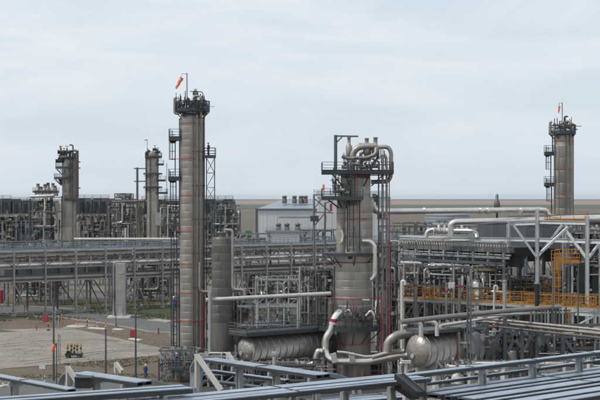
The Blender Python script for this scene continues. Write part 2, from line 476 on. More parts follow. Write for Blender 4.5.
# ------------------------------------------------------------------ shared builders
def railing(mb, pts, h=1.1, sp=1.6, t=0.055, mids=2):
    pts = [Vector(p) for p in pts]
    for a, b in zip(pts, pts[1:]):
        L = (b - a).length
        n = max(1, round(L / sp))
        for k in range(n + 1):
            p = a.lerp(b, k / n)
            mb.beam(p, p + ZZ * h, t)
        for j in range(mids + 1):
            z = h * (1 - j / (mids + 1))
            mb.beam(a + ZZ * z, b + ZZ * z, t)
        mb.beam(a + ZZ * 0.08, b + ZZ * 0.08, 0.02, 0.14)
def ladder(root, p0, z1, facing, cage=True, m='steel_dark', wd=0.5):
    """vertical ladder from p0 up to z1; facing = unit vector away from what it is fixed to"""
    p0 = Vector(p0); side = facing.cross(ZZ).normalized()
    lb = MB()
    H = z1 - p0.z
    for s in (-1, 1):
        lb.beam(p0 + side * s * wd / 2, p0 + side * s * wd / 2 + ZZ * H, 0.07)
    k = 0.3
    while k < H:
        lb.beam(p0 + side * -wd / 2 + ZZ * k, p0 + side * wd / 2 + ZZ * k, 0.035)
        k += 0.42
    l = part('ladder', lb, M[m], root)
    if cage and H > 3:
        cb = MB()
        arc = [(-.35, 0), (-.38, .4), (-.22, .7), (0, .8), (.22, .7), (.38, .4), (.35, 0)]
        z = 2.2
        while z < H + 0.9:
            q = [p0 + side * a + facing * b + ZZ * z for a, b in arc]
            for i in range(6): cb.beam(q[i], q[i + 1], 0.04, 0.06)
            z += 1.1
        for a, b in arc[1:6]:
            q = p0 + side * a + facing * b
            cb.beam(q + ZZ * 2.2, q + ZZ * (H + 0.9), 0.04)
        part('ladder_cage', cb, M[m], l)
    return l
def deck(root, c, ax, sx, sy, z_t=0.18, rails=None, m='steel_dark', mr='steel_dark', name='platform', brk=None, h=1.1):
    """square grated deck with handrail; c = top centre; ax = unit vector of its long side"""
    c = Vector(c); ay = ZZ.cross(ax).normalized()
    d = MB()
    d.obox(c - ZZ * 0.03, ax * (sx / 2), ay * (sy / 2), ZZ * 0.03)
    for s in (-1, 1):
        d.beam(c + ay * s * (sy / 2 + .004) - ax * sx / 2 - ZZ * z_t / 2, c + ay * s * (sy / 2 + .004) + ax * sx / 2 - ZZ * z_t / 2, 0.08, z_t + .03)
        d.beam(c + ax * s * (sx / 2 + .004) - ay * (sy / 2 - .05) - ZZ * z_t / 2, c + ax * s * (sx / 2 + .004) + ay * (sy / 2 - .05) - ZZ * z_t / 2, 0.08, z_t + .024)
    dk = part(name, d, M[m], root)
    r = MB()
    e = [c - ax * sx / 2 - ay * sy / 2, c + ax * sx / 2 - ay * sy / 2, c + ax * sx / 2 + ay * sy / 2, c - ax * sx / 2 + ay * sy / 2]
    sides = rails if rails is not None else (0, 1, 2, 3)
    for i in sides:
        railing(r, [e[i], e[(i + 1) % 4]], h=h)
    if sides: part('handrail', r, M[mr], dk)
    if brk:
        b = MB()
        for k in (-1, 1):
            p = c + ay * k * (sy * .35)
            b.beam(p + ax * brk * sx * .45 - ZZ * z_t, p - ax * brk * sx * .5 - ZZ * (z_t + sx * .8), 0.09)
        part('bracket', b, M[m], dk)
    return dk
def ring_deck(root, c, r0, r1, a0=0, a1=360, m='steel_dark', mr='steel_dark', n=24, rail=True, t=0.2):
    c = Vector(c)
    d = MB()
    full = abs(a1 - a0) >= 359
    an = [R(a0 + (a1 - a0) * k / n) for k in range(n + 1)]
    vs = []
    for a in an:
        e = Vector((math.cos(a), math.sin(a), 0))
        vs += [c + e * r0, c + e * r1, c + e * r1 - ZZ * t, c + e * r0 - ZZ * t]
    fs = []
    for k in range(n):
        i = k * 4
        for j in range(4):
            fs.append((i + j, i + (j + 1) % 4, i + 4 + (j + 1) % 4, i + 4 + j))
    if not full: fs += [(0, 3, 2, 1), (n * 4, n * 4 + 1, n * 4 + 2, n * 4 + 3)]
    d.add(vs, fs)
    dk = part('platform', d, M[m], root)
    b = MB()
    for k in range(0, n, 3):
        a = (an[k] + an[k + 1]) / 2; e = Vector((math.cos(a), math.sin(a), 0))
        b.beam(c + e * (r1 - .1) - ZZ * (t + .06), c + e * r0 - ZZ * (t + (r1 - r0) * .9), 0.1)
    part('bracket', b, M[m], dk)
    if rail:
        rb = MB()
        for k in range(n):
            e0 = Vector((math.cos(an[k]), math.sin(an[k]), 0)); e1 = Vector((math.cos(an[k + 1]), math.sin(an[k + 1]), 0))
            railing(rb, [c + e0 * (r1 - .04), c + e1 * (r1 - .04)], sp=3, t=.05)
        part('handrail', rb, M[mr], dk)
    return dk
def ring(mb, c, r, t=0.05, n=24, a0=0, a1=360):
    c = Vector(c)
    k = [c + Vector((math.cos(R(a0 + (a1 - a0) * i / n)), math.sin(R(a0 + (a1 - a0) * i / n)), 0)) * r for i in range(n + 1)]
    mb.tube(k, t, 5)
def valve(root, p, r, ax=None, m='silver_dull', wheel='steel_dark'):
    ax = ax or U
    b = MB()
    b.lathe(p - ax * r * 2.2, [(r * 1.5, 0), (r * 1.5, r * .5), (r, r * .5), (r * 1.35, r * 2.2), (r, r * 3.9), (r * 1.5, r * 3.9), (r * 1.5, r * 4.4)], 8, ax)
    b.lathe(p, [(r * .6, 0), (r * .6, r * 2.4), (r * .2, r * 2.5), (r * .2, r * 4)], 6)
    v = part('valve', b, M[m], root)
    hw = MB(); hw.lathe(p + ZZ * r * 3.8, [(r * 1.2, 0), (r * 1.3, r * .15), (r * 1.2, r * .3)], 8)
    part('handwheel', hw, M[wheel], v)
def sheets(sh, c, r, z0, z1, hgt, m='clad_sheet', n=4, seed=1):
    """overlapping cladding sheets riveted round a shell, each a piece"""
    rg = random.Random(seed)
    b = MB(); K = 8; A_ = 2 * PI / n - .03 / r
    prof = [(r + .012, 0), (r + .03, .012), (r + .022, hgt - .05), (r + .034, hgt - .035), (r + .012, hgt - .02)]
    vs = []; fs = []
    for k in range(K + 1):
        a = A_ * k / K
        for rr, z in prof: vs.append((rr * math.cos(a), rr * math.sin(a), z))
    for k in range(K):
        for j in range(4):
            i = k * 5 + j; fs.append((i, i + 5, i + 6, i + 1))
    b.add(vs, fs, True)
    me = b.mesh('cladding_sheet', M[m])
    z = z0
    while z + hgt <= z1 + .01:
        a0 = rg.uniform(0, 2 * PI)
        for k in range(n): inst('cladding_sheet', me, sh, (c[0], c[1], z), a0 + k * 2 * PI / n)
        z += hgt
def shell(root, px, Y, wpx, py_top, py_bot, m='clad', dome=True, bands=2.0, z0=None, name='shell', n=28):
    s = F / Y; r = wpx / 2 / s
    top = W(px, py_top, Y); zb = z0 if z0 is not None else W(px, py_bot, Y).z
    H = top.z - zb
    prof = [(r * 1.0, 0), (r, H - (r * .5 if dome else 0))]
    if dome:
        for k in range(1, 6):
            a = k / 5 * PI / 2 * .97
            prof.append((r * math.cos(a), H - r * .5 + r * .5 * math.sin(a)))
    b = MB(); b.lathe((top.x, Y, zb), prof, n)
    sh = part(name, b, M[m], root)
    sheets(sh, (top.x, Y), r, zb + .2, zb + H - r * .5, bands, m + '_sheet' if m == 'clad' else 'clad_sheet_dark', 4, int(px))
    return sh, Vector((top.x, Y, 0)), r, top.z

# ------------------------------------------------------------------ windsocks and people
def windsock(px, Y, py_top, py_bot, label, sock, cross=True, sz=1.0):
    s = F / Y
    base = W(px, py_bot, Y); top = W(px, py_top, Y)
    t = thing('windsock', label, 'windsock', base)
    b = MB(); b.tube([base, top], 0.06, 8); part('pole', b, M['steel_dark'], t)
    a, c = W(*sock[0], Y), W(*sock[1], Y)
    arm = MB(); arm.tube([top - ZZ * .1, Vector((a.x, Y, top.z - .1)), a + ZZ * .1], 0.035, 6); part('arm', arm, M['steel_dark'], t)
    k = MB(); n = 8
    pts = [a.lerp(c, i / n) + Vector((0.04 * math.sin(i * 1.7), 0.03 * math.cos(i), 0)) for i in range(n + 1)]
    k.tube(pts, [(.30 - .14 * i / n) * sz for i in range(n + 1)], 12, caps=False)
    sk = part('sock', k, M['windsock'], t)
    h = MB(); d = (c - a).normalized()
    h.lathe(a, [(.31 * sz, -.03), (.33 * sz, 0), (.31 * sz, .03)], 14, d)
    part('hoop', h, M['steel_dark'], sk)
    return t

def person(label, feet, facing, cloth, hat, pose='stand', tilt=0.0):
    """adult of 1.76 m; facing = horizontal unit vector he looks along"""
    feet = Vector(feet); f = facing.normalized(); s = f.cross(ZZ).normalized()
    t = thing('person', label, 'person', feet)
    def P(a, b, z): return s * a + f * b + ZZ * z
    J = {'pel': P(0, 0, .95), 'wst': P(0, 0, 1.1), 'chs': P(0, .01, 1.32), 'nek': P(0, 0, 1.48), 'jaw': P(0, .02, 1.58), 'hed': P(0, .02, 1.68), 'top': P(0, .01, 1.74)}
    if pose == 'stand':
        L = {}
        for k, g in (('l', -1), ('r', 1)):
            L[k] = [P(g * .11, 0, .92), P(g * .12, .02, .5), P(g * .13, -.01, .09), P(g * .15, .17, .035)]
        A = {'l': [P(-.19, 0, 1.42), P(-.25, -.02, 1.14), P(-.24, .12, .90)], 'r': [P(.19, 0, 1.42), P(.25, -.03, 1.14), P(.24, .10, .90)]}
    elif pose == 'lean':
        L = {'l': [P(-.11, 0, .92), P(-.12, .06, .5), P(-.13, 0, .09), P(-.14, .17, .035)], 'r': [P(.11, 0, .92), P(.13, -.02, .5), P(.15, -.08, .09), P(.16, .09, .035)]}
        A = {'l': [P(-.19, .02, 1.42), P(-.25, .16, 1.2), P(-.20, .42, 1.13)], 'r': [P(.19, .02, 1.42), P(.25, .16, 1.2), P(.20, .42, 1.13)]}
        for k in ('wst', 'chs', 'nek', 'jaw', 'hed', 'top'): J[k] = J[k] + f * (J[k].z - .95) * .18
    else:   # climbing
        L = {'l': [P(-.11, 0, .92), P(-.13, .34, .72), P(-.13, .22, .36), P(-.13, .37, .33)], 'r': [P(.11, 0, .92), P(.12, .12, .5), P(.13, .04, .09), P(.13, .2, .035)]}
        A = {'l': [P(-.19, .02, 1.42), P(-.27, .22, 1.35), P(-.2, .38, 1.6)], 'r': [P(.19, .02, 1.42), P(.27, .20, 1.2), P(.2, .38, 1.32)]}
    def skin(name, verts, edges, rad, m, parent, sub=1):
        me = bpy.data.meshes.new(name); me.from_pydata([tuple(v) for v in verts], edges, [])
        me.materials.append(m)
        o = bpy.data.objects.new(name, me); C.objects.link(o); o.parent = parent; ORG[o.name] = ORG[parent.name]
        o.modifiers.new('s', 'SKIN'); 
        if not me.skin_vertices: me.attributes
        for i, sv in enumerate(me.skin_vertices[0].data):
            r = rad[i]; sv.radius = r if isinstance(r, tuple) else (r, r)
            sv.use_root = (i == 0)
        q = o.modifiers.new('d', 'SUBSURF'); q.levels = sub; q.render_levels = sub
        for p in me.polygons: p.use_smooth = True
        return o
    v = []; e = []; r = []
    def av(p, rad, par=None):
        v.append(p); r.append(rad)
        if par is not None: e.append((par, len(v) - 1))
        return len(v) - 1
    i0 = av(J['pel'], .12); i1 = av(J['wst'], .11, i0); i2 = av(J['chs'], .13, i1); i3 = av(J['nek'], .06, i2)
    i4 = av(J['jaw'], (.065, .075), i3); i5 = av(J['hed'], (.078, .095), i4); av(J['top'], (.06, .07), i5)
    for k in 'lr':
        q = i0
        for p, rd in zip(L[k], (.085, .055, .04, .035)): q = av(p, rd, q)
        q = i2
        for p, rd in zip(A[k], (.055, .04, .028)): q = av(p, rd, q)
        dirn = (A[k][2] - A[k][1]).normalized()
        pal = av(A[k][2] + dirn * .08, .03, q)
        sd_ = dirn.cross(f if abs(dirn.dot(f)) < .9 else ZZ).normalized()
        th = av(A[k][2] + dirn * .07 + sd_ * .05, .011, q)
        for j in range(4):
            m0 = av(A[k][2] + dirn * (.12 + .004 * (2 - abs(j - 1))) + sd_ * (.027 - .018 * j), .009, pal)
            av(A[k][2] + dirn * (.155 + .006 * (2 - abs(j - 1))) + sd_ * (.030 - .020 * j) + f * .015, .008, m0)
    skin('body', v, e, r, M['skin'], t)
    v = []; e = []; r = []
    i0 = av(J['pel'], (.165, .14)); i1 = av(J['wst'], (.155, .13), i0); i2 = av(J['chs'], (.18, .14), i1); i3 = av(J['nek'], .085, i2)
    for k in 'lr':
        q = i0
        for p, rd in zip(L[k][:3], (.115, .085, .07)): q = av(p, rd, q)
        q = i2
        for p, rd in zip(A[k], (.08, .062, .048)): q = av(p, rd, q)
    skin('coverall', v, e, r, cloth, t)
    h = MB(); h.lathe(J['hed'] + ZZ * .02, [(.15, 0), (.15, .012), (.118, .02), (.112, .07), (.08, .115), (.03, .13)], 14)
    h.box(J['hed'] + f * .15 + ZZ * .025, .14, .07, .012, s, f)
    o = bpy.data.objects.new('hard_hat', h.mesh('hard_hat', hat)); C.objects.link(o); o.parent = t
    hd = J['hed']
    def bit(name, mb, m):
        o = bpy.data.objects.new(name, mb.mesh(name, m)); C.objects.link(o); o.parent = t
    q = MB(); q.lathe(hd + f * .09 - ZZ * .03, [(.014, 0), (.011, .02), (.004, .03)], 6, f); bit('nose', q, M['skin'])
    q = MB(); q.box(hd + f * .088 - ZZ * .075, .05, .012, .008, s, f); bit('mouth', q, M['red'])
    for g in (-1, 1):
        q = MB(); q.box(hd + s * g * .085 - ZZ * .01, .02, .035, .06, s, f); bit('ear', q, M['skin'])
        q = MB(); q.lathe(hd + s * g * .033 + f * .083, [(.011, 0), (.009, .008), (.003, .011)], 6, f); bit('eye', q, M['black'])
    for k in 'lr':
        bt = MB(); a = L[k][2]; bt.tube([a + ZZ * .06, a - ZZ * .03, a - ZZ * .035 + f * .08, L[k][3] + ZZ * .005], [.058, .056, .052, .045], 8)
        o = bpy.data.objects.new('boot', bt.mesh('boot', M['black'])); C.objects.link(o); o.parent = t
    return t

# ------------------------------------------------------------------ tall column, left of centre
Y1 = 187.0; S1 = F / Y1
t = thing('distillation_column', 'tallest grey column, left of centre, with thin red rings and lattice tower on its right', 'column', (W(191.5, 0, Y1).x, Y1, 0))
sh, cc, r1, zt = shell(t, 191.5, Y1, 23, 112, 378, 'clad', z0=0.0, bands=.95)
wide = MB(); wide.lathe((cc.x, Y1, 0), [(r1 + .25, 0), (r1 + .25, 3.0), (r1 + .03, 3.4)], 28); part('skirt', wide, M['clad_dark'], t)
# vertical pipes up the front
for px, wd, dy, top_, m in ((193.2, 1.6, -2.0, 116, 'clad_dark'), (197, 1.8, -1.75, 115, 'silver_dull'), (201, 2.6, -1.3, 102, 'silver_dull'), (204, 1.8, -.5, 108, 'clad_dark')):
    p = W(px, top_, Y1 + dy); q = MB()
    q.tube([p, Vector((p.x, p.y, .3))], wd / 2 / S1, 10)
    pp = part('riser_pipe', q, M[m], t)
    b = MB(); z = 3.0
    while z < p.z - 1:
        b.lathe((p.x, p.y, z), [(wd / 2 / S1 + .03, 0), (wd / 2 / S1 + .05, .05), (wd / 2 / S1 + .03, .1)], 10)
        b.beam((p.x, p.y, z), (p.x + (cc.x - p.x) * .3, p.y + (Y1 - p.y) * .5, z), .08)
        z += 4.5
    part('pipe_clamp', b, M['red'] if px == 201 else M['steel_dark'], pp)
for py in (123.5, 158.8, 195.4, 231, 263.5, 292.5, 320.5, 348):
    z = W(0, py, Y1).z
    b = MB(); ring(b, (cc.x, Y1, z), r1 + .1, .035)
    if py in (158.8, 231, 320.5, 348): b.tube([W(171, py, Y1), W(181, py, Y1 - 1)], .045, 5)
    part('spray_ring', b, M['red'], t)
q = MB(); q.tube([W(203, 290, Y1 - 1.9), W(203, 370, Y1 - 1.9)], .06, 6); part('spray_riser', q, M['red'], t)
# head platform
ztp = W(0, 109.5, Y1).z
ring_deck(t, (cc.x + .1, Y1, ztp), r1 * .6, 2.35, t=.32)
q = MB(); ring(q, (cc.x, Y1, ztp - .35), 1.9, .12, 20)
part('support_beam', q, M['steel'], t)
# head piping
hp = lambda px, py, d=0: W(px, py, Y1 + d)
for pts, r, m in (
    ([hp(179.5, 113.5, -1), hp(174.6, 113.5, -1), hp(174.6, 98, -1), hp(177, 98, -1)], .17, 'silver_dull'),
    ([hp(194, 108), hp(194, 96), hp(198, 96), hp(201.5, 97, -1), hp(201.5, 112, -1.3)], .16, 'silver_dull'),
    ([hp(195.5, 108, .5), hp(195.5, 90, .5)], .22, 'silver_dull'),
    ([hp(190, 91.3), hp(203, 91.7), hp(203, 108)], .055, 'steel_dark'),
    ([hp(191, 108, -.6), hp(191, 101, -.6), hp(195, 101, -.6)], .10, 'steel_dark'),
    ([hp(198.5, 108, 1), hp(198.5, 100, 1), hp(206, 100, 1), hp(206, 108, 1)], .13, 'clad_dark'),
    ([hp(204, 116, -1), hp(206.8, 112, -1), hp(206.8, 104, -1), hp(203, 104, -1)], .2, 'clad_dark'),
    ([hp(178, 108, .5), hp(178, 101.5, .5)], .16, 'steel_dark'),
    ([hp(180, 108, .8), hp(180, 102.5, .8)], .13, 'steel_dark'),
    ([hp(183, 108, .2), hp(183, 104, .2), hp(186, 104, .2)], .09, 'dark')):
    q = MB(); q.tube(bend(pts, .4), r, 8); part('head_pipe', q, M[m], t)
for px, py, d in ((195.5, 93.5, .5), (193, 103, -.6), (197.5, 105, -.4), (200, 103, .2), (180, 105, -.3), (192, 106, .6)):
    valve(t, hp(px, py, d), .15, m='clad_dark')
rng = random.Random(8); q = MB()
for i in range(80):
    p = hp(rng.uniform(176, 207), rng.uniform(100, 109), rng.uniform(-2, 2)); q.beam(p, p + rng.choice((XX, YY, ZZ, ZZ)) * rng.uniform(.3, 1.4), rng.uniform(.05, .11))
    if i % 5 == 0: q.box(p, rng.uniform(.2, .6), .3, rng.uniform(.2, .6))
part('small_bore_piping', q, M['steel_dark'], t, stuff=True)
# left ladder tower with two balconies
for py, x0, x1 in ((137.5, 169.5, 181), (177.5, 169, 180.5)):
    c = W((x0 + x1) / 2, py, Y1 - .3)
    deck(t, c, XX, (x1 - x0) / S1, 1.5, .42, (0, 1, 3), brk=None)
    b = MB(); b.lathe(c - ZZ * .45 + XX * -.3, [(.3, -.25), (.55, .0), (.55, .1)], 10); part('balcony_fairing', b, M['black'], t)
ladder(t, W(175.2, 176, Y1 - .3), W(0, 137, Y1).z, XX * -1)
ladder(t, W(176, 228, Y1 - .3), W(0, 178, Y1).z, XX * -1)
q = MB(); q.tube([W(181, 119, Y1 - .8), W(179.4, 119, Y1 - .8), W(179.4, 235, Y1 - .8)], .09, 6); part('cable_conduit', q, M['steel_dark'], t)
ladder(t, W(176.8, 376, Y1 - .4), W(0, 228, Y1).z, XX * -1)
for px in (173.3, 179.2):
    q = MB(); q.beam(W(px, 376, Y1 + .3), W(px, 268, Y1 + .3), .16); part('ladder_post', q, M['steel_dark'], t)
for py in (372, 346, 322, 298, 274):
    q = MB(); q.beam(W(173.3, py, Y1 + .3), W(180.5, py, Y1 + .3), .1); part('ladder_tie', q, M['steel_dark'], t)
# right balcony and lattice tower under it
c = W(209.8, 156.3, Y1 - .2)
deck(t, c, XX, 11 / S1, 1.5, .22, (0, 1, 2), m='steel_brown')
for (px, dy) in ((206.5, -.9), (214.6, -.9), (206.5, .9), (214.6, .9)):
    q = MB(); q.beam(W(px, 157.5, Y1 + dy), Vector((W(px, 0, Y1 + dy).x, Y1 + dy, 0)), .09); part('tower_leg', q, M['steel_dark'], t)
zs = [W(0, p, Y1).z for p in (158, 173, 187.5, 201, 215, 229, 243, 257, 271, 285, 299, 313, 327, 341, 355)]
for i, (a, b_) in enumerate(zip(zs, zs[1:])):
    for dy in (-.9, .9):
        x0 = W(206.5, 0, Y1 + dy).x; x1 = W(214.6, 0, Y1 + dy).x
        q = MB()
        if i % 2: x0, x1 = x1, x0
        q.beam((x0, Y1 + dy, a), (x1, Y1 + dy, b_), .06); q.beam((x0, Y1 + dy, b_), (x1, Y1 + dy, b_), .06)
        if i % 2 == 0: q.beam((x1, Y1 + dy + .03, a), (x0, Y1 + dy + .03, b_), .05)
        part('tower_brace', q, M['steel_dark'], t)
windsock(187, Y1, 73, 108.5, 'orange windsock trailing from the pole on top of the tallest column', ((181.6, 78), (176.0, 88.5)), sz=.9)
person('worker in dark navy coverall standing on the small right balcony high on the tallest column', W(208.5, 156.2, Y1 - .2), Vector((-.8, -.5, 0)), M['navy'], M['navy'])
person('worker in blue coverall climbing the ladder on the left side of the tallest column', W(173.6, 310, Y1 - .8), Vector((1, .3, 0)), M['blue_cloth'], M['hardhat'], 'climb')

# base clutter of the column: a small valve platform
def skid(name, label, cat, c, sx, sy, z0, z1, seed, npipe=20, nvalve=6, posts=(3, 2), levels=(.5, 1.0), pm='steel', mats=('silver_dull', 'clad_dark', 'white_pipe', 'steel', 'dark', 'steel_brown'), rr=(.05, .14), ax=None, gratings=False, vessels=0, fine=30, brace=True):
    """an open steel frame filled with pipework; every member and pipe is a part"""
    rng = random.Random(seed)
    ax = ax or U; ay = ZZ.cross(ax).normalized()
    c = Vector((c[0], c[1], 0))
    t = thing(name, label, cat, c)
    H = z1 - z0
    def L(a, b, z): return c + ax * a + ay * b + ZZ * z
    nx, ny = posts
    for i in range(nx):
        for j in range(ny):
            x = -sx / 2 + sx * i / max(1, nx - 1); y = -sy / 2 + sy * j / max(1, ny - 1)
            b = MB(); b.beam(L(x, y, 0), L(x, y, z1 - H * rng.choice((0, 0, .15, .3))), .2); part('post', b, M[rng.choice((pm, pm, 'steel_pale', 'steel_brown'))], t)
    for lv in levels:
        z = z0 + H * lv
        for j in range(ny):
            y = -sy / 2 + sy * j / max(1, ny - 1)
            b = MB(); b.beam(L(-sx / 2, y, z), L(sx / 2, y, z), .16, .24); part('beam', b, M[pm], t)
        for i in range(nx):
            x = -sx / 2 + sx * i / max(1, nx - 1)
            b = MB(); b.beam(L(x, -sy / 2, z - .02), L(x, sy / 2, z - .02), .14, .2); part('beam', b, M[pm], t)
    if brace:
        for i in range(nx - 1):
            if rng.random() < .6:
                x0 = -sx / 2 + sx * i / (nx - 1); x1 = -sx / 2 + sx * (i + 1) / (nx - 1)
                b = MB(); b.beam(L(x0, -sy / 2, z0 + .2), L(x1, -sy / 2, z0 + H * levels[0]), .12); part('brace', b, M[pm], t)
    if gratings:
        z = z0 + H * levels[-1] + .15
        deck(t, L(0, 0, z), ax, sx + .6, sy + .6, .2, (0, 1, 2, 3), m='steel_dark', mr='steel')
    for i in range(npipe):
        r = rng.uniform(*rr)
        p = [rng.uniform(-sx / 2, sx / 2), rng.uniform(-sy / 2, sy / 2), rng.uniform(z0, z1)]
        pts = [L(*p)]
        d = rng.choice((0, 1, 2, 2))
        for k in range(rng.choice((1, 2, 3, 3))):
            if d == 0: p[0] = rng.uniform(-sx / 2, sx / 2)
            elif d == 1: p[1] = rng.uniform(-sy / 2, sy / 2)
            else: p[2] = rng.uniform(z0, z1)
            q_ = L(*p)
            if (q_ - pts[-1]).length > r * 4: pts.append(q_)
            d = (d + rng.choice((1, 2))) % 3
        if len(pts) < 2: continue
        b = MB(); b.tube(bend(pts, r * 3, 3), r, 7); part('pipe', b, M[rng.choice(mats)], t)
    for i in range(nvalve):
        valve(t, L(rng.uniform(-sx / 2, sx / 2), rng.uniform(-sy / 2, sy / 2), rng.uniform(z0 + .3, z1 - .5)), rng.uniform(.12, .22), rng.choice((ax, ay)), rng.choice(('silver_dull', 'clad_dark', 'dark')), rng.choice(('steel_dark', 'red', 'black')))
    for i in range(vessels):
        x, y = rng.uniform(-sx / 2, sx / 2), rng.uniform(-sy / 2, sy / 2); r = rng.uniform(.4, .8); h = rng.uniform(.35, .7) * H
        b = MB(); b.lathe(L(x, y, z0), [(r, 0), (r, h), (r * .8, h + r * .4), (r * .2, h + r * .6)], 14); part('vessel', b, M[rng.choice(mats)], t)
    if fine:
        b = MB()
        for i in range(int(fine * 2.2)):
            p = L(rng.uniform(-sx / 2, sx / 2), rng.uniform(-sy / 2, sy / 2), rng.uniform(z0, z1))
            d = rng.choice((ax, ay, ZZ, ZZ)) * rng.uniform(.4, 2.4)
            q_ = p + d
            if q_.z > z1: q_.z = z1
            b.beam(p, q_, rng.uniform(.04, .09))
            if rng.random() < .4: b.box(p, rng.uniform(.15, .5), rng.uniform(.15, .4), rng.uniform(.15, .5), ax, ay)
        part('small_bore_piping', b, M[rng.choice(('white_pipe', 'silver', 'steel_pale'))], t, stuff=True)
    return t
sk = skid('valve_platform', 'low grey valve platform crowded with small pipes at the foot of the tallest column', 'valve platform', (W(180, 0, 182).x, 182), 5.2, 3.4, 0.3, 4.4, 11, 26, 7, (3, 2), (.45, .95), gratings=False, fine=50, ax=XX)
deck(sk, W(176.5, 367, 180.3), XX, 2.0, 1.6, .3, (0, 3), mr='steel')
person('worker in blue coverall leaning over valves on the platform by the tallest column', W(175.6, 366.8, 180.3), Vector((.9, .4, 0)), M['blue_cloth'], M['hardhat'], 'lean')
person('worker in bright blue coverall standing alone on the ground left of the tallest column', G(145.5, 378), Vector((.4, -.9, 0)), M['blue_cloth'], M['hardhat'], 'stand')

# ------------------------------------------------------------------ second column (plain short grey one)
Y3 = 183.0; S3 = F / Y3
t = thing('absorber_column', 'plain flat-topped dark grey column right of the tallest column', 'column', (W(222, 0, Y3).x, Y3, 0))
s_ = 10.2 / S3; x = W(222, 0, Y3).x; z = W(0, 237, Y3).z
b = MB(); b.lathe((x, Y3, 0), [(s_ + .08, 0), (s_ + .08, 7.2), (s_, 7.6), (s_, z - .3), (s_ * .93, z), (.3, z + .02)], 28); sh = part('shell', b, M['clad_dark'], t)
bm_ = MB(); bm_.lathe((0, 0, 0), [(s_ + .01, -.03), (s_ + .03, 0), (s_ + .01, .03)], 28); me = bm_.mesh('cladding_band', M['clad_dark'])
sheets(sh, (x, Y3), s_, 7.7, z - .35, 1.12, 'clad_sheet_dark', 4, 8)
for a in range(8):
    e = Vector((math.cos(a * .8), math.sin(a * .8), 0)) * (s_ * .85)
    b = MB(); b.tube([Vector((x, Y3, z - .05)) + e, Vector((x, Y3, z + .25)) + e], .07, 6); part('top_lug', b, M['steel'], t)
b = MB(); b.tube([(x, Y3, z), (x, Y3, z + .5)], .5, 12); b.lathe((x, Y3, z + .5), [(.7, 0), (.7, .12)], 14); part('top_flange', b, M['steel'], t)
def vpipe(label, pts, r, m, loc=None, cat='pipe', n=12, rad=None, flanges=(), supports=()):
    """a free-standing pipe run; supports = xy places where it is propped from the ground"""
    t = thing('pipe', label, cat, loc or pts[0])
    b = MB(); b.tube(bend(pts, rad or r * 2.6, 6), r, n); part('pipe_run', b, M[m], t)
    for (p, d) in flanges:
        f = MB(); f.lathe(p - d * .12, [(r * 1.35, 0), (r * 1.35, .24)], n, d); part('flange', f, M['steel'], t)
    for p in supports:
        f = MB(); f.beam((p.x, p.y, 0), (p.x, p.y, p.z - r), .22); part('prop', f, M['steel_pale'], t)
    return t
vpipe('thin silver pipe down the right side of the plain short column, bending right below', [W(225, 230, Y3 - 1.6), W(232.6, 230, Y3 - 1.6), W(232.6, 289.5, Y3 - 1.6), W(244.5, 290, Y3 - 1.6), W(244.5, 298, Y3 - 1.6)], .18, 'silver_dull', W(225, 237, Y3 - 1.6))
vpipe('pale pipe down the right side of the tallest column turning right across the plain column', [W(200, 262, Y1 - 2.6), W(200, 291.5, Y1 - 2.6), W(218.5, 292.5, Y1 - 2.6), W(218.5, 305, Y1 - 2.6), W(208, 306, Y1 - 2.6)], .2, 'silver_dull')
vpipe('long pale horizontal pipe on props between the tallest column and the fat column', [W(206, 300, 179), W(250, 297.6, 179), W(331, 293.5, 179)], .26, 'white_pipe', supports=(W(210, 300, 179), W(257.5, 297, 179), W(298, 295, 179)))
vpipe('pale blue-grey post pipe standing in front of the plain short column', [G(210, 385), W(210, 292, G(210, 385).y)], .23, 'steel_pale')

# ------------------------------------------------------------------ fat column right of centre
Y2 = 180.0; S2 = F / Y2
fx = lambda px, py, d=0: W(px, py, Y2 + d)
t = thing('separator_column', 'fat silver column right of centre with wide platforms and looping pipes on top', 'column', (fx(355, 0).x, Y2, 0))
z255 = fx(0, 255).z
b = MB(); x = fx(353.7, 0).x; r = 18.3 / S2
b.lathe((x, Y2, 0), [(r * .93, 0), (r * .93, fx(0, 333).z), (r, fx(0, 330).z), (r, z255), (r - .25, z255 + .3)], 36); sh = part('lower_shell', b, M['clad'], t)
bm_ = MB(); bm_.lathe((0, 0, 0), [(r + .01, -.06), (r + .05, -.04), (r + .05, .04), (r + .01, .06)], 36); me = bm_.mesh('cladding_band', M['clad_band'])
for py in (262, 287, 306): inst('cladding_band', me, sh, (x, Y2, fx(0, py).z))
sheets(sh, (x, Y2), r, fx(0, 329).z, z255, (z255 - fx(0, 329).z) / 9, 'clad_sheet', 6, 4)
xc = fx(356.3, 0).x; rc = 16.3 / S2
b = MB(); b.lathe((xc, Y2 + .2, z255), [(rc, 0), (rc, fx(0, 200).z - z255), (rc - .28, fx(0, 196).z - z255), (rc - .28, fx(0, 176).z - z255), (rc * .55, fx(0, 171).z - z255), (.2, fx(0, 170).z - z255)], 36); sh = part('upper_shell', b, M['clad'], t)
bm_ = MB(); bm_.lathe((0, 0, 0), [(rc + .01, -.05), (rc + .05, -.03), (rc + .05, .03), (rc + .01, .05)], 36); me = bm_.mesh('cladding_band', M['clad_band'])
for py in (218, 236): inst('cladding_band', me, sh, (xc, Y2 + .2, fx(0, py).z))
sheets(sh, (xc, Y2 + .2), rc, z255 + .1, fx(0, 201).z, 1.05, 'clad_sheet', 6, 5)
sheets(sh, (xc, Y2 + .2), rc - .28, fx(0, 195.5).z, fx(0, 177).z, 1.1, 'clad_sheet', 6, 6)
b = MB(); b.lathe((fx(341.5, 0).x, Y2 - .8, z255), [(5.2 / S2, 0), (5.2 / S2, fx(0, 206).z - z255), (4.2 / S2, fx(0, 200).z - z255), (4.2 / S2, fx(0, 186).z - z255), (.1, fx(0, 184).z - z255)], 20); sp = part('side_vessel', b, M['clad'], t)
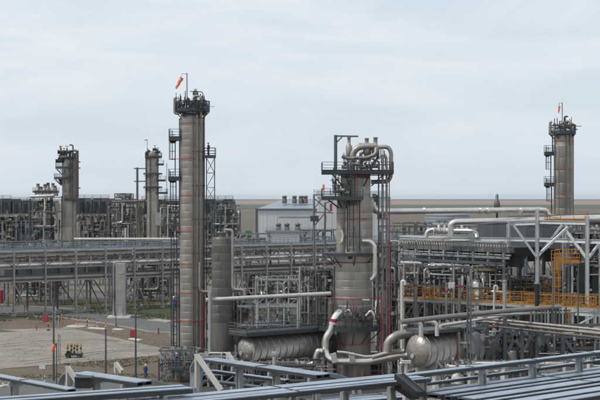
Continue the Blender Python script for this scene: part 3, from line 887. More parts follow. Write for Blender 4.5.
for py in (213, 228, 243):
    q = MB(); q.lathe((fx(341.5, 0).x, Y2 - .8, fx(0, py).z), [(5.3 / S2, -.05), (5.6 / S2, 0), (5.3 / S2, .05)], 20); part('cladding_band', q, M['clad_band'], sp)
# ladder well
for px in (347.6, 359.6):
    q = MB(); q.beam(fx(px, 252, -2.75), fx(px, 198, -2.75), .11); part('ladder_post', q, M['steel_dark'], t)
ladder(t, fx(351.5, 252, -2.7), fx(0, 198).z, YY * -1, cage=False)
q = MB(); q.beam(fx(354, 228, -2.75), fx(348.5, 252, -2.75), .12); q.beam(fx(354, 228, -2.75), fx(359.5, 252, -2.75), .12); part('ladder_brace', q, M['steel_blue'], t)
# platforms
deck(t, fx(342, 197.3, -1.6), XX, 40 / S2, 4.6, .34, (0, 3), brk=None)
deck(t, fx(357, 171.2, -.3), XX, 70 / S2, 5.6, .38, (0, 3, 1), brk=None)
for px in (332, 345, 370, 384):
    q = MB(); q.beam(fx(px, 174, -2.2), fx(356 + (px - 356) * .55, 186, -1.8), .14); part('platform_strut', q, M['steel_dark'], t)
for px in (327, 337, 350):
    q = MB(); q.beam(fx(px, 199, -3), fx(344 + (px - 344) * .3, 208, -1.8), .14); part('platform_strut', q, M['steel_dark'], t)
for px in (335.5, 341.5, 350.5):
    q = MB(); q.beam(fx(px, 196.8, -3), fx(px, 173.8, -3), .13); part('platform_post', q, M['steel_dark'], t)
ladder(t, fx(353, 197, -3.4), fx(0, 171).z, YY * -1, cage=True)
ring_deck(t, (fx(350.5, 0).x, Y2, fx(0, 252.4).z), rc, 28.5 / S2, t=.4, rail=False)
ring_deck(t, (fx(350, 0).x, Y2, fx(0, 325.5).z), rc, 33 / S2, 150, 390, t=.5)
q = MB(); q.box(fx(323.6, 187.5, -3.2), .28, .1, .75); part('sign_plate', q, M['windsock'], t)
q = MB(); q.box(fx(350, 257, -2.7), .5, .3, .5); part('light_box', q, M['black'], t)
# davit
q = MB(); q.beam(fx(335.6, 172, -1.5), fx(335.6, 135, -1.5), .3); q.beam(fx(334.6, 136, -1.5), fx(358.3, 136.4, -1.5), .26, .2); q.beam(fx(335.8, 143.2, -1.5), fx(342, 137, -1.5), .16); part('davit', q, M['steel'], t)
# head pipes and silencers
for px, top_, bot, wd, bul in ((349, 137, 163, 3.4, (146, 155)), (366.8, 138, 156, 4.0, (146, 154)), (375.5, 137.2, 156, 4.2, (147, 156))):
    p0 = fx(px, bot, .3 if px != 349 else .9); H = p0.z * 0 + (bot - top_) / S2; r = wd / 2 / S2
    b = MB(); b.lathe(p0, [(r, 0), (r * 1.9, H - (bul[1] - top_) / S2 if bul[1] < bot else .02), (r * 1.9, H - (bul[0] - top_) / S2), (r, H - (bul[0] - 2 - top_) / S2), (r * .95, H - .2), (r * 1.12, H - .15), (r * 1.12, H)], 14)
    part('vent_stack', b, M['silver_dull'], t)
hpz = (
    ([fx(352, 171), fx(352, 160), fx(353.5, 152), fx(358, 147.5), (fx(366, 146)), fx(376, 146)], 3.1, 'silver_dull'),
    ([fx(366, 148.8, .3), fx(383, 146.6, .3), fx(388.5, 147.3, .3), fx(391, 152, .3), fx(391, 176, .3), fx(388, 181.5, .3), fx(377, 181.8, .3), fx(371, 182, .3)], 2.1, 'silver_dull'),
    ([fx(342, 156, -1), fx(347, 158.5, -1), fx(368, 157.6, -1), fx(376, 154, -1), fx(376, 148, -.6)], 1.9, 'silver_dull'),
    ([fx(357, 171, -.8), fx(357, 165, -.8), fx(363, 160, -.8), fx(371, 160, -.8)], 1.1, 'silver_dull'),
    ([fx(361, 171, .9), fx(361, 152, .9), fx(371, 150, .9)], 1.4, 'silver_dull'),
    ([fx(370, 171, .4), fx(374, 162, .4), fx(378, 158, .4), fx(378, 150, .4)], 1.3, 'clad_dark'),
    ([fx(365, 171, -1.4), fx(373, 163, -1.4)], .9, 'steel_dark'), ([fx(373, 171, -1.4), fx(364, 163, -1.4)], .9, 'steel_dark'),
    ([fx(348, 171, -1.2), fx(348, 163, -1.2), fx(343, 163, -1.2)], 1.0, 'clad_dark'),
    ([fx(379, 171, -1), fx(379, 161, -1), fx(372, 159, -1)], .9, 'steel'),
    ([fx(359, 144.2, .5), fx(366, 144.2, .5)], 1.2, 'silver_dull'))
for pts, wd, m in hpz:
    q = MB(); q.tube(bend(pts, .45), wd / S2, 12 if wd > 1.5 else 8); part('head_pipe', q, M[m], t)
for px, py, d in ((356, 164, -1.3), (362, 167, -1), (369, 166, .2), (345, 167, -1), (375, 166, -.8), (341, 190, -3.2), (346, 193, -3), (337, 191, -3)):
    valve(t, fx(px, py, d), .2, XX, 'silver_dull', 'steel_dark')
rng = random.Random(3)
q = MB()
for i in range(110):
    p = fx(rng.uniform(343, 388), rng.uniform(156, 171), rng.uniform(-1.8, 1.8)); q.beam(p, p + rng.choice((XX, YY, ZZ, ZZ)) * rng.uniform(.4, 1.5), rng.uniform(.04, .1))
for i in range(60):
    p = fx(rng.uniform(330, 350), rng.uniform(174, 196), -3 + rng.uniform(-.5, .8)); q.beam(p, p + rng.choice((XX, ZZ, ZZ)) * rng.uniform(.3, 1.5), rng.uniform(.04, .09))
part('small_bore_piping', q, M['steel'], t, stuff=True)
q = MB()
for i in range(90):
    a_ = rng.uniform(-2.6, .1); c_ = Vector((x, Y2, 0)) + Vector((math.cos(a_), math.sin(a_), 0)) * (18.3 / S2 + rng.uniform(.1, 1.3)); c_.z = fx(0, rng.uniform(308, 325)).z
    q.beam(c_, c_ + rng.choice((XX, ZZ, ZZ, YY)) * rng.uniform(.3, 1.5), rng.uniform(.05, .12))
    if i % 3 == 0: q.box(c_, rng.uniform(.2, .5), .3, rng.uniform(.2, .6))
part('small_bore_piping', q, M['clad_dark'], t, stuff=True)
# riser bundle at right with red spray main
for px, wd, m, top_ in ((382.6, 2.4, 'silver_dull', 155), (386.6, 2.2, 'silver_dull', 158), (378.6, 1.5, 'clad_dark', 164)):
    p = fx(px, top_, -1.2); q = MB(); q.tube([p, (p.x, p.y, .2)], wd / 2 / S2, 10); pp = part('riser_pipe', q, M[m], t)
    b = MB(); z = 2
    while z < p.z - 1:
        b.lathe((p.x, p.y, z), [(wd / 2 / S2 + .02, -.05), (wd / 2 / S2 + .06, 0), (wd / 2 / S2 + .02, .05)], 10); z += 2.6
    part('pipe_clamp', b, M['steel'], pp)
q = MB(); q.tube([fx(338, 175.3, -2.7), fx(389.3, 175.3, -1.6), fx(389.3, 365, -1.6)], .085, 6); part('spray_main', q, M['red'], t)
q = MB(); q.tube([fx(381, 298, -2), fx(381, 356, -2), fx(374, 362, -2)], .09, 6); part('spray_main', q, M['red'], t)
for py, a, b_ in ((219, 357, 389), (262, 327, 372), (298, 324, 382), (342.5, 330, 382), (375, 350, 376)):
    q = MB(); ring(q, (x, Y2, fx(0, py).z), (rc if py < 255 else 18.3 / S2) + .12, .038, 30)
    q.tube([fx(a, py, -1.2), fx(a + 10, py, -2.1)], .05, 5); q.tube([fx(b_ - 12, py, -2.1), fx(b_, py, -1.2)], .05, 5)
    part('spray_ring', q, M['red'], t)
for px, p0, p1 in ((357.5, 176, 226), (353, 298, 312), (326, 215, 222)):
    q = MB(); q.tube([fx(px, p0, -3), fx(px, p1, -3)], .045, 5); part('spray_drop', q, M['red'], t)
for pts, wd, m in (
    ([fx(362, 241, -2.2), fx(370, 241, -2.2), fx(374.5, 246, -2.2), fx(374.8, 276, -2.2), fx(371, 280, -2.2)], 2.5, 'silver'),
    ([fx(372.3, 196, 0), fx(376, 196, 0)], 2.2, 'silver_dull'),
    ([fx(366, 316, -2.4), fx(371, 310, -2.4), fx(374, 316, -2.4), fx(374, 324, -2.4)], 1.5, 'silver'),
    ([fx(346, 312, -2.6), fx(348, 309.5, -2.6), fx(351, 312, -2.6), fx(351, 316, -2.6)], 1.2, 'silver'),
    ([fx(341, 230, -1.6), fx(343, 236, -1.6), fx(342, 242, -1.6)], 1.4, 'silver')):
    q = MB(); q.tube(bend(pts, .5), wd / S2, 12); part('side_pipe', q, M[m], t)
q = MB(); q.box(fx(366, 299.8, -2.75), 7.5 / S2, .08, 1.3 / S2); part('name_plate', q, M['white'], t)
q = MB(); q.box(fx(368, 210, -2.1) , .1, .1, .1); part('vent_cap', q, M['steel'], t)
# big looping pipes at its foot
vpipe('big silver pipe with red band looping down the lower left of the fat column', [fx(340, 312, -2.4), fx(336, 316, -3), fx(333, 322, -3.2), fx(331, 331, -3.2), fx(325.5, 338, -3.2), fx(325.2, 352, -3.2), fx(329, 359.5, -3.6), fx(337, 361.5, -4), fx(368, 362, -4), fx(384, 359, -4), fx(400, 356.5, -3), fx(408, 355.5, -2.5)], 3.7 / S2, 'silver', rad=.8, supports=(fx(340, 364, -3.2), fx(362, 364, -3.2)))
q = MB(); p0 = fx(333.3, 320, -3.2); q.lathe(p0 + ZZ * -.25, [(.50, 0), (.515, .2), (.50, .4)], 16, Vector((.18, 0, 1)).normalized())
solo('pipe_band', q, M['red'], 'red band painted round the big pipe at lower left of the fat column', 'pipe band', p0)
q = MB(); q.lathe(p0 - ZZ * .58 - XX * .06, [(.50, 0), (.515, .15), (.50, .3)], 16, Vector((.18, 0, 1)).normalized())
solo('pipe_band', q, M['white'], 'white band just under the red band on the big looping pipe', 'pipe band', p0 - ZZ * .5)
vpipe('silver gooseneck pipe bending down just left of the big looping pipe', [fx(322, 352, -4), fx(318, 350.5, -4), fx(315.8, 356, -4), fx(315, 363, -4), fx(305, 366.5, -4)], 2.8 / S2, 'silver', rad=.7)
for a in (334, 352):
    q = MB(); q.obox(fx(a, 358, -4.1), Vector((.35, 0, .1)), Vector((0, .5, 0)), Vector((.12, 0, -.55)))
    solo('saddle_plate', q, M['white_pipe'], 'pale slanted plate on the big pipe below the fat column, %s' % ('nearer its bend' if a == 334 else 'farther right'), 'saddle', fx(a, 360, -4.1))
vpipe('thin pale pipe crossing in front of the foot of the fat column', [fx(337, 352, -5), fx(345, 352.5, -5), fx(366, 357, -5), fx(385, 355, -5), fx(404, 351, -5)], .16, 'white_pipe')

# ------------------------------------------------------------------ horizontal drums
def drum(label, cap, Y, rpx, L, m='drum', z_plat=True, band=None):
    s = F / Y; r = rpx / s; c = W(*cap, Y)
    t = thing('horizontal_drum', label, 'pressure vessel', (c.x, c.y, 0))
    prof = [(.02, -r * .52)]
    for k in range(1, 7):
        a = k / 6 * PI / 2; prof.append((r * math.sin(a), -r * .52 * math.cos(a)))
    prof += [(r, 0), (r, L)]
    for k in range(1, 7):
        a = k / 6 * PI / 2; prof.append((max(.02, r * math.cos(a)), L + r * .5 * math.sin(a)))
    b = MB(); b.lathe(c, prof, 36, U); sh = part('shell', b, M[m], t)
    bm_ = MB(); bm_.lathe((0, 0, 0), [(r + .01, -.05), (r + .04, -.03), (r + .04, .03), (r + .01, .05)], 36, U); me = bm_.mesh('cladding_band', M['clad_band'])
    k = .05
    while k < L:
        inst('cladding_band', me, sh, c + U * k); k += 1.0
    # gore seams on the dished end
    for k in range(8):
        a = k * PI / 4 + .2; pts = []
        for j in range(5):
            an = (j + 1) / 5.2 * PI / 2
            e = V * math.cos(a) + ZZ * math.sin(a)
            pts.append(c - U * (r * .52 * math.cos(an) + .012) + e * (r * math.sin(an) + .012))
        q = MB(); q.tube(pts, .018, 4); part('cap_seam', q, M['clad_band'], sh)
    q = MB(); q.lathe(c - U * (r * .52 + .15) - ZZ * r * .25, [(.28, 0), (.28, .1), (.2, .1), (.2, .5)], 14, U); part('nozzle', q, M['silver'], t)
    for k in (L * .18, L * .8):
        q = MB(); p = c + U * k
        q.obox(Vector((p.x, p.y, (c.z - r * .5) / 2)), U * .2, V * r * .85, ZZ * (c.z - r * .5) / 2); part('saddle', q, M['concrete'], t)
    return t, c, r
t, c, r = drum('long silver horizontal drum between the plain column and the fat column', (247, 349.5), 174, 13, 13.5)
dk = deck(t, c + U * 6.3 + ZZ * (r + .55) + V * .3, U, 15, 3.8, .4, (0, 3, 2), m='steel_dark', mr='steel')
q = MB()
for k in (1.5, 5, 9, 12): q.tube([c + U * k, c + U * k + ZZ * (r + .5)], .2, 8)
part('top_nozzle', q, M['steel_brown'], t)
t, c, r = drum('silver horizontal drum right of the fat column with a red spray line down its side', (419.5, 351), 160, 17, 6.3)
deck(t, c + U * 4.5 + ZZ * (r + .5) + V * .2, U, 9.5, 3.6, .35, (2, 1), m='steel_blue', mr='steel')
q = MB(); q.tube([c + ZZ * (r + .22) - V * .9 - U * 1.5, c + ZZ * (r + .22) - V * .9 + U * 12], .06, 6)
a_ = [c + U * 4.2 - V * (r + .07) * math.sin(k / 8 * PI) + ZZ * (r + .07) * math.cos(k / 8 * PI) for k in range(9)]
q.tube(a_, .055, 6); part('spray_line', q, M['red'], t)
t, c, r = drum('darker horizontal drum behind and right of the red-lined silver drum', (470, 349), 167.5, 13.5, 3.4, 'clad')
vpipe('curved silver pipe bending over just left of the red-lined silver drum', [W(387, 352, 164), W(388, 342, 164), W(394, 336.5, 164), W(404, 334.5, 165), W(410, 333, 166)], .5, 'silver_dull', rad=1.0)
vpipe('pale pipe leading into the red-lined drum from the left', [W(372, 357.5, 165), W(390, 352.5, 165), W(405, 351, 164)], .3, 'silver_dull')
vpipe('second pale pipe just under the one leading into the red-lined drum', [W(372, 361.5, 163), W(398, 356, 163), W(405, 356, 163)], .24, 'silver_dull')

# ------------------------------------------------------------------ right back column
YR = 224.0; SR = F / YR
rx_ = lambda px, py, d=0: W(px, py, YR + d)
t = thing('stripper_column', 'tall grey column at the right edge with a small orange windsock on its head', 'column', (rx_(563.5, 0).x, YR, 0))
sh, cc, r1, zt = shell(t, 563.5, YR, 19, 131, 300, 'clad', z0=0.0)
for px, wd, d, m, tp in ((566.5, 1.5, -1.9, 'clad_dark', 136), (570.5, 2.2, -1.4, 'silver_dull', 130), (573, 1.6, -.5, 'clad_dark', 134), (555, 1.2, -1.5, 'clad_dark', 140)):
    p = rx_(px, tp, d); q = MB(); q.tube([p, (p.x, p.y, .3)], wd / 2 / SR, 8); part('riser_pipe', q, M[m], t)
for py in (141, 169.3, 198): q = MB(); ring(q, (cc.x, YR, rx_(0, py).z), r1 + .1, .035); part('spray_ring', q, M['red'], t)
ring_deck(t, (cc.x - .2, YR, rx_(0, 132).z), r1 * .6, 2.15, t=.4)
for pts, wd, m in (([rx_(556, 134.5, -1), rx_(550.2, 134.5, -1), rx_(550.2, 122, -1), rx_(552, 122, -1)], 1.3, 'silver_dull'),
                   ([rx_(565, 131), rx_(565, 121.5), rx_(571, 121.5, -1), rx_(571, 134, -1)], 1.3, 'silver_dull'),
                   ([rx_(564.3, 131, .4), rx_(564.3, 116.5, .4), rx_(568, 116.5, .4)], .7, 'steel_dark'),
                   ([rx_(572, 136, -.8), rx_(574.5, 133, -.8), rx_(574.5, 125, -.8), rx_(571, 124, -.8)], 1.3, 'clad_dark'),
                   ([rx_(560, 131), rx_(560, 125), rx_(566, 125)], .9, 'dark')):
    q = MB(); q.tube(bend(pts, .4), wd / SR, 8); part('head_pipe', q, M[m], t)
q = MB()
for i in range(60):
    p = rx_(rng.uniform(551, 574), rng.uniform(124, 131), rng.uniform(-2, 2)); q.beam(p, p + rng.choice((XX, YY, ZZ, ZZ)) * rng.uniform(.3, 1.4), rng.uniform(.05, .11))
part('small_bore_piping', q, M['steel_dark'], t, stuff=True)
for px, py in ((563, 128), (568, 127), (561, 126)): valve(t, rx_(px, py, -.6), .2, XX, 'clad_dark')
for py in (152.5, 183.5):
    dk_ = deck(t, rx_(549.5, py), XX, 9 / SR, 1.6, .45, (0, 1, 3)); q = MB(); q.lathe(rx_(547.5, py + 2.5), [(.25, -.3), (.6, .1)], 10); part('balcony_fairing', q, M['black'], t)
ladder(t, rx_(550.8, 183), rx_(0, 152).z, XX * -1); ladder(t, rx_(551.5, 215), rx_(0, 184).z, XX * -1); ladder(t, rx_(552.5, 152), rx_(0, 134).z, XX * -1, cage=False)
windsock(562.2, YR, 102.5, 131.5, 'small orange windsock hanging limp on the pole above the right edge column', ((559.2, 106.5), (558.6, 112.8)), sz=.6)

# ------------------------------------------------------------------ two far columns at left
YB = 480.0; SB = F / YB
bx = lambda px, py, d=0: W(px, py, YB + d)
YC = 408.0; SC_ = F / YC
t = thing('stabiliser_column', 'far pale column at left with two dark balconies and a tall side pipe', 'column', (W(67, 0, YC).x, YC, 0))
cx = lambda px, py, d=0: W(px, py, YC + d)
sh, cc, r1, zt = shell(t, 67.5, YC, 10.5, 157, 270, 'clad', z0=0.0, bands=2.5)
for px, wd, d, m, tp in ((74, 4.6, .3, 'clad', 153), (77, 2.4, -1, 'clad_dark', 150.5), (71, 1.6, -1.6, 'clad_dark', 158)):
    p = cx(px, tp, d); q = MB(); q.tube([p, (p.x, p.y, cx(0, 240).z if px == 74 else cx(0, 198).z)], wd / 2 / SC_, 8); part('riser_pipe', q, M[m], t)
q = MB(); q.tube(bend([cx(70, 160), cx(70, 151), cx(77, 150, -1), cx(77, 158, -1)], 1.2), 1.2 / SC_, 8); part('head_pipe', q, M['clad_dark'], t)
q = MB(); q.tube(bend([cx(73, 154), cx(73, 145), cx(69.5, 145)], .5), .7 / SC_, 6); part('head_pipe', q, M['dark'], t)
q = MB(); q.tube([cx(78.4, 150, -1), cx(78.4, 197, -1)], .1, 5); part('spray_main', q, M['red'], t)
for py in (162, 168, 188): q = MB(); q.tube([cx(77, py, -1), cx(80.5, py, -1)], .15, 5); part('side_branch', q, M['dark'], t)
ring_deck(t, (cc.x, YC, cx(0, 157).z), 1, 2.4, t=.4); ring_deck(t, (cc.x - .6, YC, cx(0, 167).z), 1, 2.9, 90, 330, t=.5); ring_deck(t, (cc.x - .8, YC, cx(0, 177.5).z), 1, 3.1, 90, 330, t=.5)
q = MB(); q.lathe(cx(61.5, 180), [(.3, -1.4), (.9, 0), (.9, .6)], 10); part('balcony_fairing', q, M['clad_dark'], t)
for px, py in ((61, 160), (64, 154), (67, 152), (59, 161), (61, 152)): valve(t, cx(px, py, -1), .42, XX, 'dark')
deck(t, cx(72, 199, -1), XX, 13 / SC_, 3, .5, (0,))
q = MB(); q.tube([cx(60.4, 145.5), cx(60.4, 155)], .08, 5); q.tube([cx(60.4, 146), cx(60.4, 149.5)], [.3, .2], 8); part('marker_flag', q, M['windsock'], t)

t = thing('stabiliser_column', 'far grey column left of the tallest column with ladders and balconies on its right', 'column', (W(152.5, 0, YC).x, YC, 0))
sh, cc, r1, zt = shell(t, 152.8, YC, 11.5, 151, 270, 'clad', z0=0.0, bands=2.5)
q = MB(); q.tube(bend([cx(150, 152, -.4), cx(149, 150.5, -.4), cx(146.3, 152, -.4), cx(146.3, 199, -.4), cx(143, 201, -.4), cx(112, 202, -.4)], 1.0), 1.0 / SC_, 8); part('riser_pipe', q, M['clad_dark'], t)
for px, d in ((157.4, -.6), (150.5, -1.5)):
    q = MB(); q.tube([cx(px, 156, d), cx(px, 262, d)], 1.1 / SC_, 8); part('riser_pipe', q, M['clad_dark'], t)
q = MB(); q.box(cx(157.8, 219, -1.8), 5 / SC_, .6, 13 / SC_); part('casing_box', q, M['concrete'], t)
for py in (173, 186.5): ring_deck(t, (cc.x, YC, cx(0, py).z), r1, r1 + 1.1, t=.4, rail=False)
for py, x1 in ((164, 163), (180, 165), (192.5, 167)): deck(t, cx((156 + x1) / 2, py, -.5), XX, (x1 - 155) / SC_, 1.6, .4, (0, 1))
ladder(t, cx(166.8, 192, -.5), cx(0, 163).z, XX, cage=False)
ladder(t, cx(164.5, 226, -.5), cx(0, 192).z, XX)
ring_deck(t, (cc.x + .2, YC, cx(0, 156.5).z), 1, 2.5, t=.4)
for px, py in ((148, 153), (155, 149.5), (158, 152)): valve(t, cx(px, py, -1), .3, XX, 'dark')
windsock(147.2, YC, 139.3, 155, 'tiny orange windsock flying level above the far column left of the tallest column', ((147, 139.8), (144, 140)), sz=.6)
t = thing('vent_mast', 'slim vent pipe with two short cross arms standing beside the far ladder-hung column', 'vent mast', (cx(137, 0).x, YC, 0))
q = MB(); q.tube([(cx(137.3, 0).x, YC, 0), cx(137.3, 167.5)], 1.1 / SC_, 8); part('pole', q, M['clad_dark'], t)
for py in (168.5, 181.3):
    q = MB(); q.beam(cx(134, py), cx(147, py), .3); part('cross_arm', q, M['clad_dark'], t)

# ------------------------------------------------------------------ back plant blocks
def block(label, px0, px1, py_top, seed, Y=430.0, dy=16, base=262, panels=True, py_pan=214, rich=10):
    rng = random.Random(seed); s = F / Y
    c = W((px0 + px1) / 2, base, Y)
    t = thing('air_cooler_block', label, 'process building', (c.x, Y, 0))
    x0 = W(px0, 0, Y).x; x1 = W(px1, 0, Y).x; z1 = W(0, py_top, Y).z; zp = W(0, py_pan, Y).z; zl = W(0, py_pan + 7, Y).z
    n = max(2, round((px1 - px0) / 9))
    # row of casing panels, butt jointed, each a piece
    for k in range(n):
        a = x0 + (x1 - x0) * k / n; b_ = x0 + (x1 - x0) * (k + 1) / n
        q = MB(); q.box(((a + b_) / 2, Y + dy / 2 + rng.uniform(-.1, .1), (z1 + zp) / 2), (b_ - a) - .25, dy, z1 - zp - rng.choice((0, 0, .5)))
        part('casing_panel', q, M['panel_grey'], t)
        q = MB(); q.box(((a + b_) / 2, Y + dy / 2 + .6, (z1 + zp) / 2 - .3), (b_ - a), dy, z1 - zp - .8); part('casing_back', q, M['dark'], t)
        q = MB(); w0 = (b_ - a)
        q.box(((a + b_) / 2 + rng.uniform(-.2, .2) * w0, Y - .3, zp + (z1 - zp) * .45), w0 * .3, .8, (z1 - zp) * .7); part('duct', q, M['dark'], t)
    q = MB(); railing(q, [(x0, Y - .1, z1), (x1, Y - .1, z1)], sp=2.4, t=.09); part('handrail', q, M['steel_dark'], t)
    # truss band
    for z in (zp, zl):
        q = MB(); q.beam((x0, Y - .5, z), (x1, Y - .5, z), .3, .4); part('beam', q, M['steel'], t)
    m2 = n * 2
    for k in range(m2):
        a = x0 + (x1 - x0) * k / m2; b_ = x0 + (x1 - x0) * (k + 1) / m2
        q = MB(); q.beam((a, Y - .5, zl if k % 2 else zp), (b_, Y - .5, zp if k % 2 else zl), .22); part('brace', q, M['steel'], t)
        if rng.random() < .7:
            v_ = MB(); v_.lathe(((a + b_) / 2, Y + .6, zl + .2), [(.5, 0), (.7, .6), (.6, 1.3), (.2, 1.6)], 8); part('fan_motor', v_, M[rng.choice(('silver_dull', 'dark', 'steel'))], t)
    # legs and dark machinery between them
    for k in range(m2 + 1):
        a = x0 + (x1 - x0) * k / m2
        for d in (-.5, dy - 1):
            q = MB(); q.beam((a, Y + d, 0), (a, Y + d, zl), .34); part('leg', q, M[rng.choice(('steel', 'steel_dark', 'steel_pale'))], t)
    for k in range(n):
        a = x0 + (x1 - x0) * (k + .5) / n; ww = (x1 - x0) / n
        q = MB(); q.box((a, Y + 7, zl / 2 + .6), ww - .02, .4, zl + 1.2); part('back_panel', q, M['dark'], t)  # dark wall added behind the legs, standing in for shade inside the block
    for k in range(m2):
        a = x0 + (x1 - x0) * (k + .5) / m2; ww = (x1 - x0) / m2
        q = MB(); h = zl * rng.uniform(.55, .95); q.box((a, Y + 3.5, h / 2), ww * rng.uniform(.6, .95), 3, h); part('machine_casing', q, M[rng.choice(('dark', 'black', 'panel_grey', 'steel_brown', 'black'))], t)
        if rng.random() < .5:
            q = MB(); q.lathe((a + ww * .2, Y + 1.0, 0), [(.8, 0), (.8, zl * .75), (.5, zl * .82)], 12); part('vessel', q, M[rng.choice(('clad', 'clad_dark', 'tan'))], t)
    for k in range(rich):
        z = rng.uniform(1, zl); a = rng.uniform(x0, x1); b_ = min(x1, a + rng.uniform(4, 14))
        q = MB(); q.tube(bend([(a, Y - .6 + rng.uniform(0, 1), z), (b_, Y, z), (b_, Y, max(.5, z - rng.uniform(1, 5)))], .6), rng.uniform(.12, .3), 7); part('pipe', q, M[rng.choice(('silver_dull', 'silver', 'clad_dark', 'steel', 'steel_pale'))], t)
    q = MB()
    for k in range(int((px1 - px0) * 5)):
        p = Vector((rng.uniform(x0, x1), Y - rng.uniform(.6, 2.0), rng.uniform(0, zl + 1))); q.beam(p, p + rng.choice((XX, ZZ, ZZ, YY)) * rng.uniform(.6, 3), rng.uniform(.08, .2))
        if rng.random() < .3: q.box(p, rng.uniform(.3, 1.3), .5, rng.uniform(.3, 1.2))
    part('small_bore_piping', q, M[rng.choice(('steel', 'silver_dull', 'steel_brown'))], t, stuff=True)
    return t
block('dark grey cooler block at the far left edge of the plant', -22, 11, 199, 21)
block('dark grey cooler block under the silver pipe rig, left of the far pale column', 12, 50, 201, 22)
block('dark grey cooler block between the far pale column and the cluttered stack of pipes', 76, 109, 198.5, 23)
block('dark cooler block behind the far ladder-hung column', 142, 181, 200, 24, rich=20)
block('dark cooler block right behind the tallest column, ending at the open fields', 203, 233, 199.5, 25, rich=22)
def tangle(label, px0, px1, py0, py1, Y, seed, n=40, zb=None, mats=('silver_dull', 'silver', 'clad_dark', 'steel', 'dark', 'tan', 'steel_dark'), rr=(.12, .35), cat='pipework', nv=8, ny=2, vs=2):
    s = F / Y
    c = W((px0 + px1) / 2, 0, Y)
    return skid('pipework', label, cat, c, (px1 - px0) / s, 6, W(0, py1, Y).z, W(0, py0, Y).z, seed, n, nv, (max(2, round((px1 - px0) / 9)), ny), (.3, .65, .97), 'steel', mats, rr, XX, False, vs, fine=int(n * 1.5))
tangle('open frame crammed with silver and rusty pipes between two dark far cooler blocks', 109, 143, 199, 262, 425, 31, 80, nv=24, vs=4)
tangle('thin pipe and vent tangle rising over the cluttered frame left of the far ladder-hung column', 116, 132, 193.5, 203, 420, 32, 22, nv=6)
tangle('pipe and valve tangle between the tallest column and the open fields', 212, 240, 204, 262, 410, 33, 60, nv=20)
tangle('pipe tangle in front of the dark block behind the far ladder-hung column', 160, 182, 205, 262, 415, 36, 46, nv=16)
t = tangle('raised silver pipe rig on stilts beside the far pale column', 31, 60, 196, 240, 405, 34, 22, rr=(.15, .4))
for px, h in ((38, 184), (41, 187), (45, 184.5), (48, 183), (53, 183.5), (55, 186)):
    q = MB(); p = W(px, 196, 405); q.lathe(p, [(.9, 0), (1.0, (196 - h) / 3.45 * .5), (.5, (196 - h) / 3.45 * .6), (.45, (196 - h) / 3.45), (.6, (196 - h) / 3.45 + .1)], 10); part('vessel', q, M['silver_dull'], t)
q = MB(); q.tube([W(31, 196.5, 404), W(54, 195.5, 404)], .5, 10); part('header_pipe', q, M['silver'], t)
deck(t, W(46, 191.5, 406), XX, 7, 4, .3, (0, 1, 2, 3))
vpipe('bright horizontal pipe low in front of the far cooler blocks', [W(74, 239, 400), W(178, 239, 400)], .35, 'white_pipe', supports=[W(x_, 239, 400) for x_ in (80, 110, 140, 170)])
# low dark machinery in front of the far blocks
for i, (a, b_, y0, y1, lab) in enumerate(((-20, 36, 241, 250, 'low dark pump row along the foot of the far left cooler blocks'), (37, 78, 240, 250, 'low dark pump row at the foot of the far pale column'), (79, 135, 241.5, 250, 'low dark pump row under the bright horizontal pipe'), (136, 182, 241, 250, 'low dark pump row at the foot of the far ladder-hung column'), (236, 270, 233, 246, 'low dark machinery below the open fields, left of the white shed'))):
    tangle(lab, a, b_, y0, y1 + 12, 380, 60 + i, 30, mats=('dark', 'black', 'steel', 'clad_dark', 'silver_dull'), cat='pump row', nv=12, vs=5)

# ------------------------------------------------------------------ white sheds and other far things
YS = 520.0; SS = F / YS
sxp = lambda px, py, d=0: W(px, py, YS + d)
t = thing('white_shed', 'long white sheet-clad shed with a row of round roof vents', 'shed', sxp(316, 262))
q = MB(); x0 = sxp(257.5, 0).x; x1 = sxp(378, 0).x; z1 = sxp(0, 209).z
n = 12
for k in range(n):
    a = x0 + (x1 - x0) * k / n; b_ = x0 + (x1 - x0) * (k + 1) / n
    p = MB(); p.box(((a + b_) / 2, YS, z1 / 2), b_ - a - .06, .3, z1); part('wall_panel', p, M['white'], t)
q.box(((x0 + x1) / 2, YS + 15.2, z1 / 2), x1 - x0, 29.8, z1 - .1); part('wall', q, M['white'], t)
for k in range(34):
    p = MB(); p.box((x0 + (x1 - x0) * (k + .5) / 34, YS - .17, z1 / 2), .12, .06, z1 - .1); part('sheet_rib', p, M['white'], t)
for px, w_, z_, h_, nm in ((272, 3.2, 2.0, 4.0, 'door'), (329, 2.2, 12.5, 1.4, 'louvre'), (345, 2.2, 12.5, 1.4, 'louvre')):
    p = MB(); p.box((sxp(px, 0).x, YS - .25, z_), w_, .2, h_); part(nm, p, M['panel_grey'], t)
q = MB(); q.box((x0 - .3, YS + .1, z1 / 2), .8, .8, z1 + .2); part('corner_trim', q, M['panel_grey'], t)
q = MB(); q.box(((x0 + x1) / 2, YS - .25, sxp(0, 217).z), (x1 - x0) * .65, .12, .14); part('gutter_line', q, M['panel_grey'], t)
zr = sxp(0, 203).z
q = MB(); q.add([(x0 - .5, YS - .6, z1), (x1, YS - .6, z1), (x1, YS + 15, zr + 1.2), (x0 + 9, YS + 15, zr + 1.2), (x1, YS + 31, z1), (x0 - .5, YS + 31, z1)], [(0, 1, 2, 3), (3, 2, 4, 5), (0, 3, 5)]); rf = part('roof', q, M['roof_blue'], t)
q = MB(); q.beam((x0 - .5, YS - .65, z1 - .1), (x1, YS - .65, z1 - .1), .2, .5); part('eaves', q, M['panel_grey'], t)
vb = MB(); vb.lathe((0, 0, 0), [(1.15, 0), (1.25, 1.6), (1.0, 1.8), (1.0, 2.3), (1.3, 2.4), (1.1, 3.0), (.2, 3.2)], 14); vme = vb.mesh('roof_vent', M['clad_dark'])
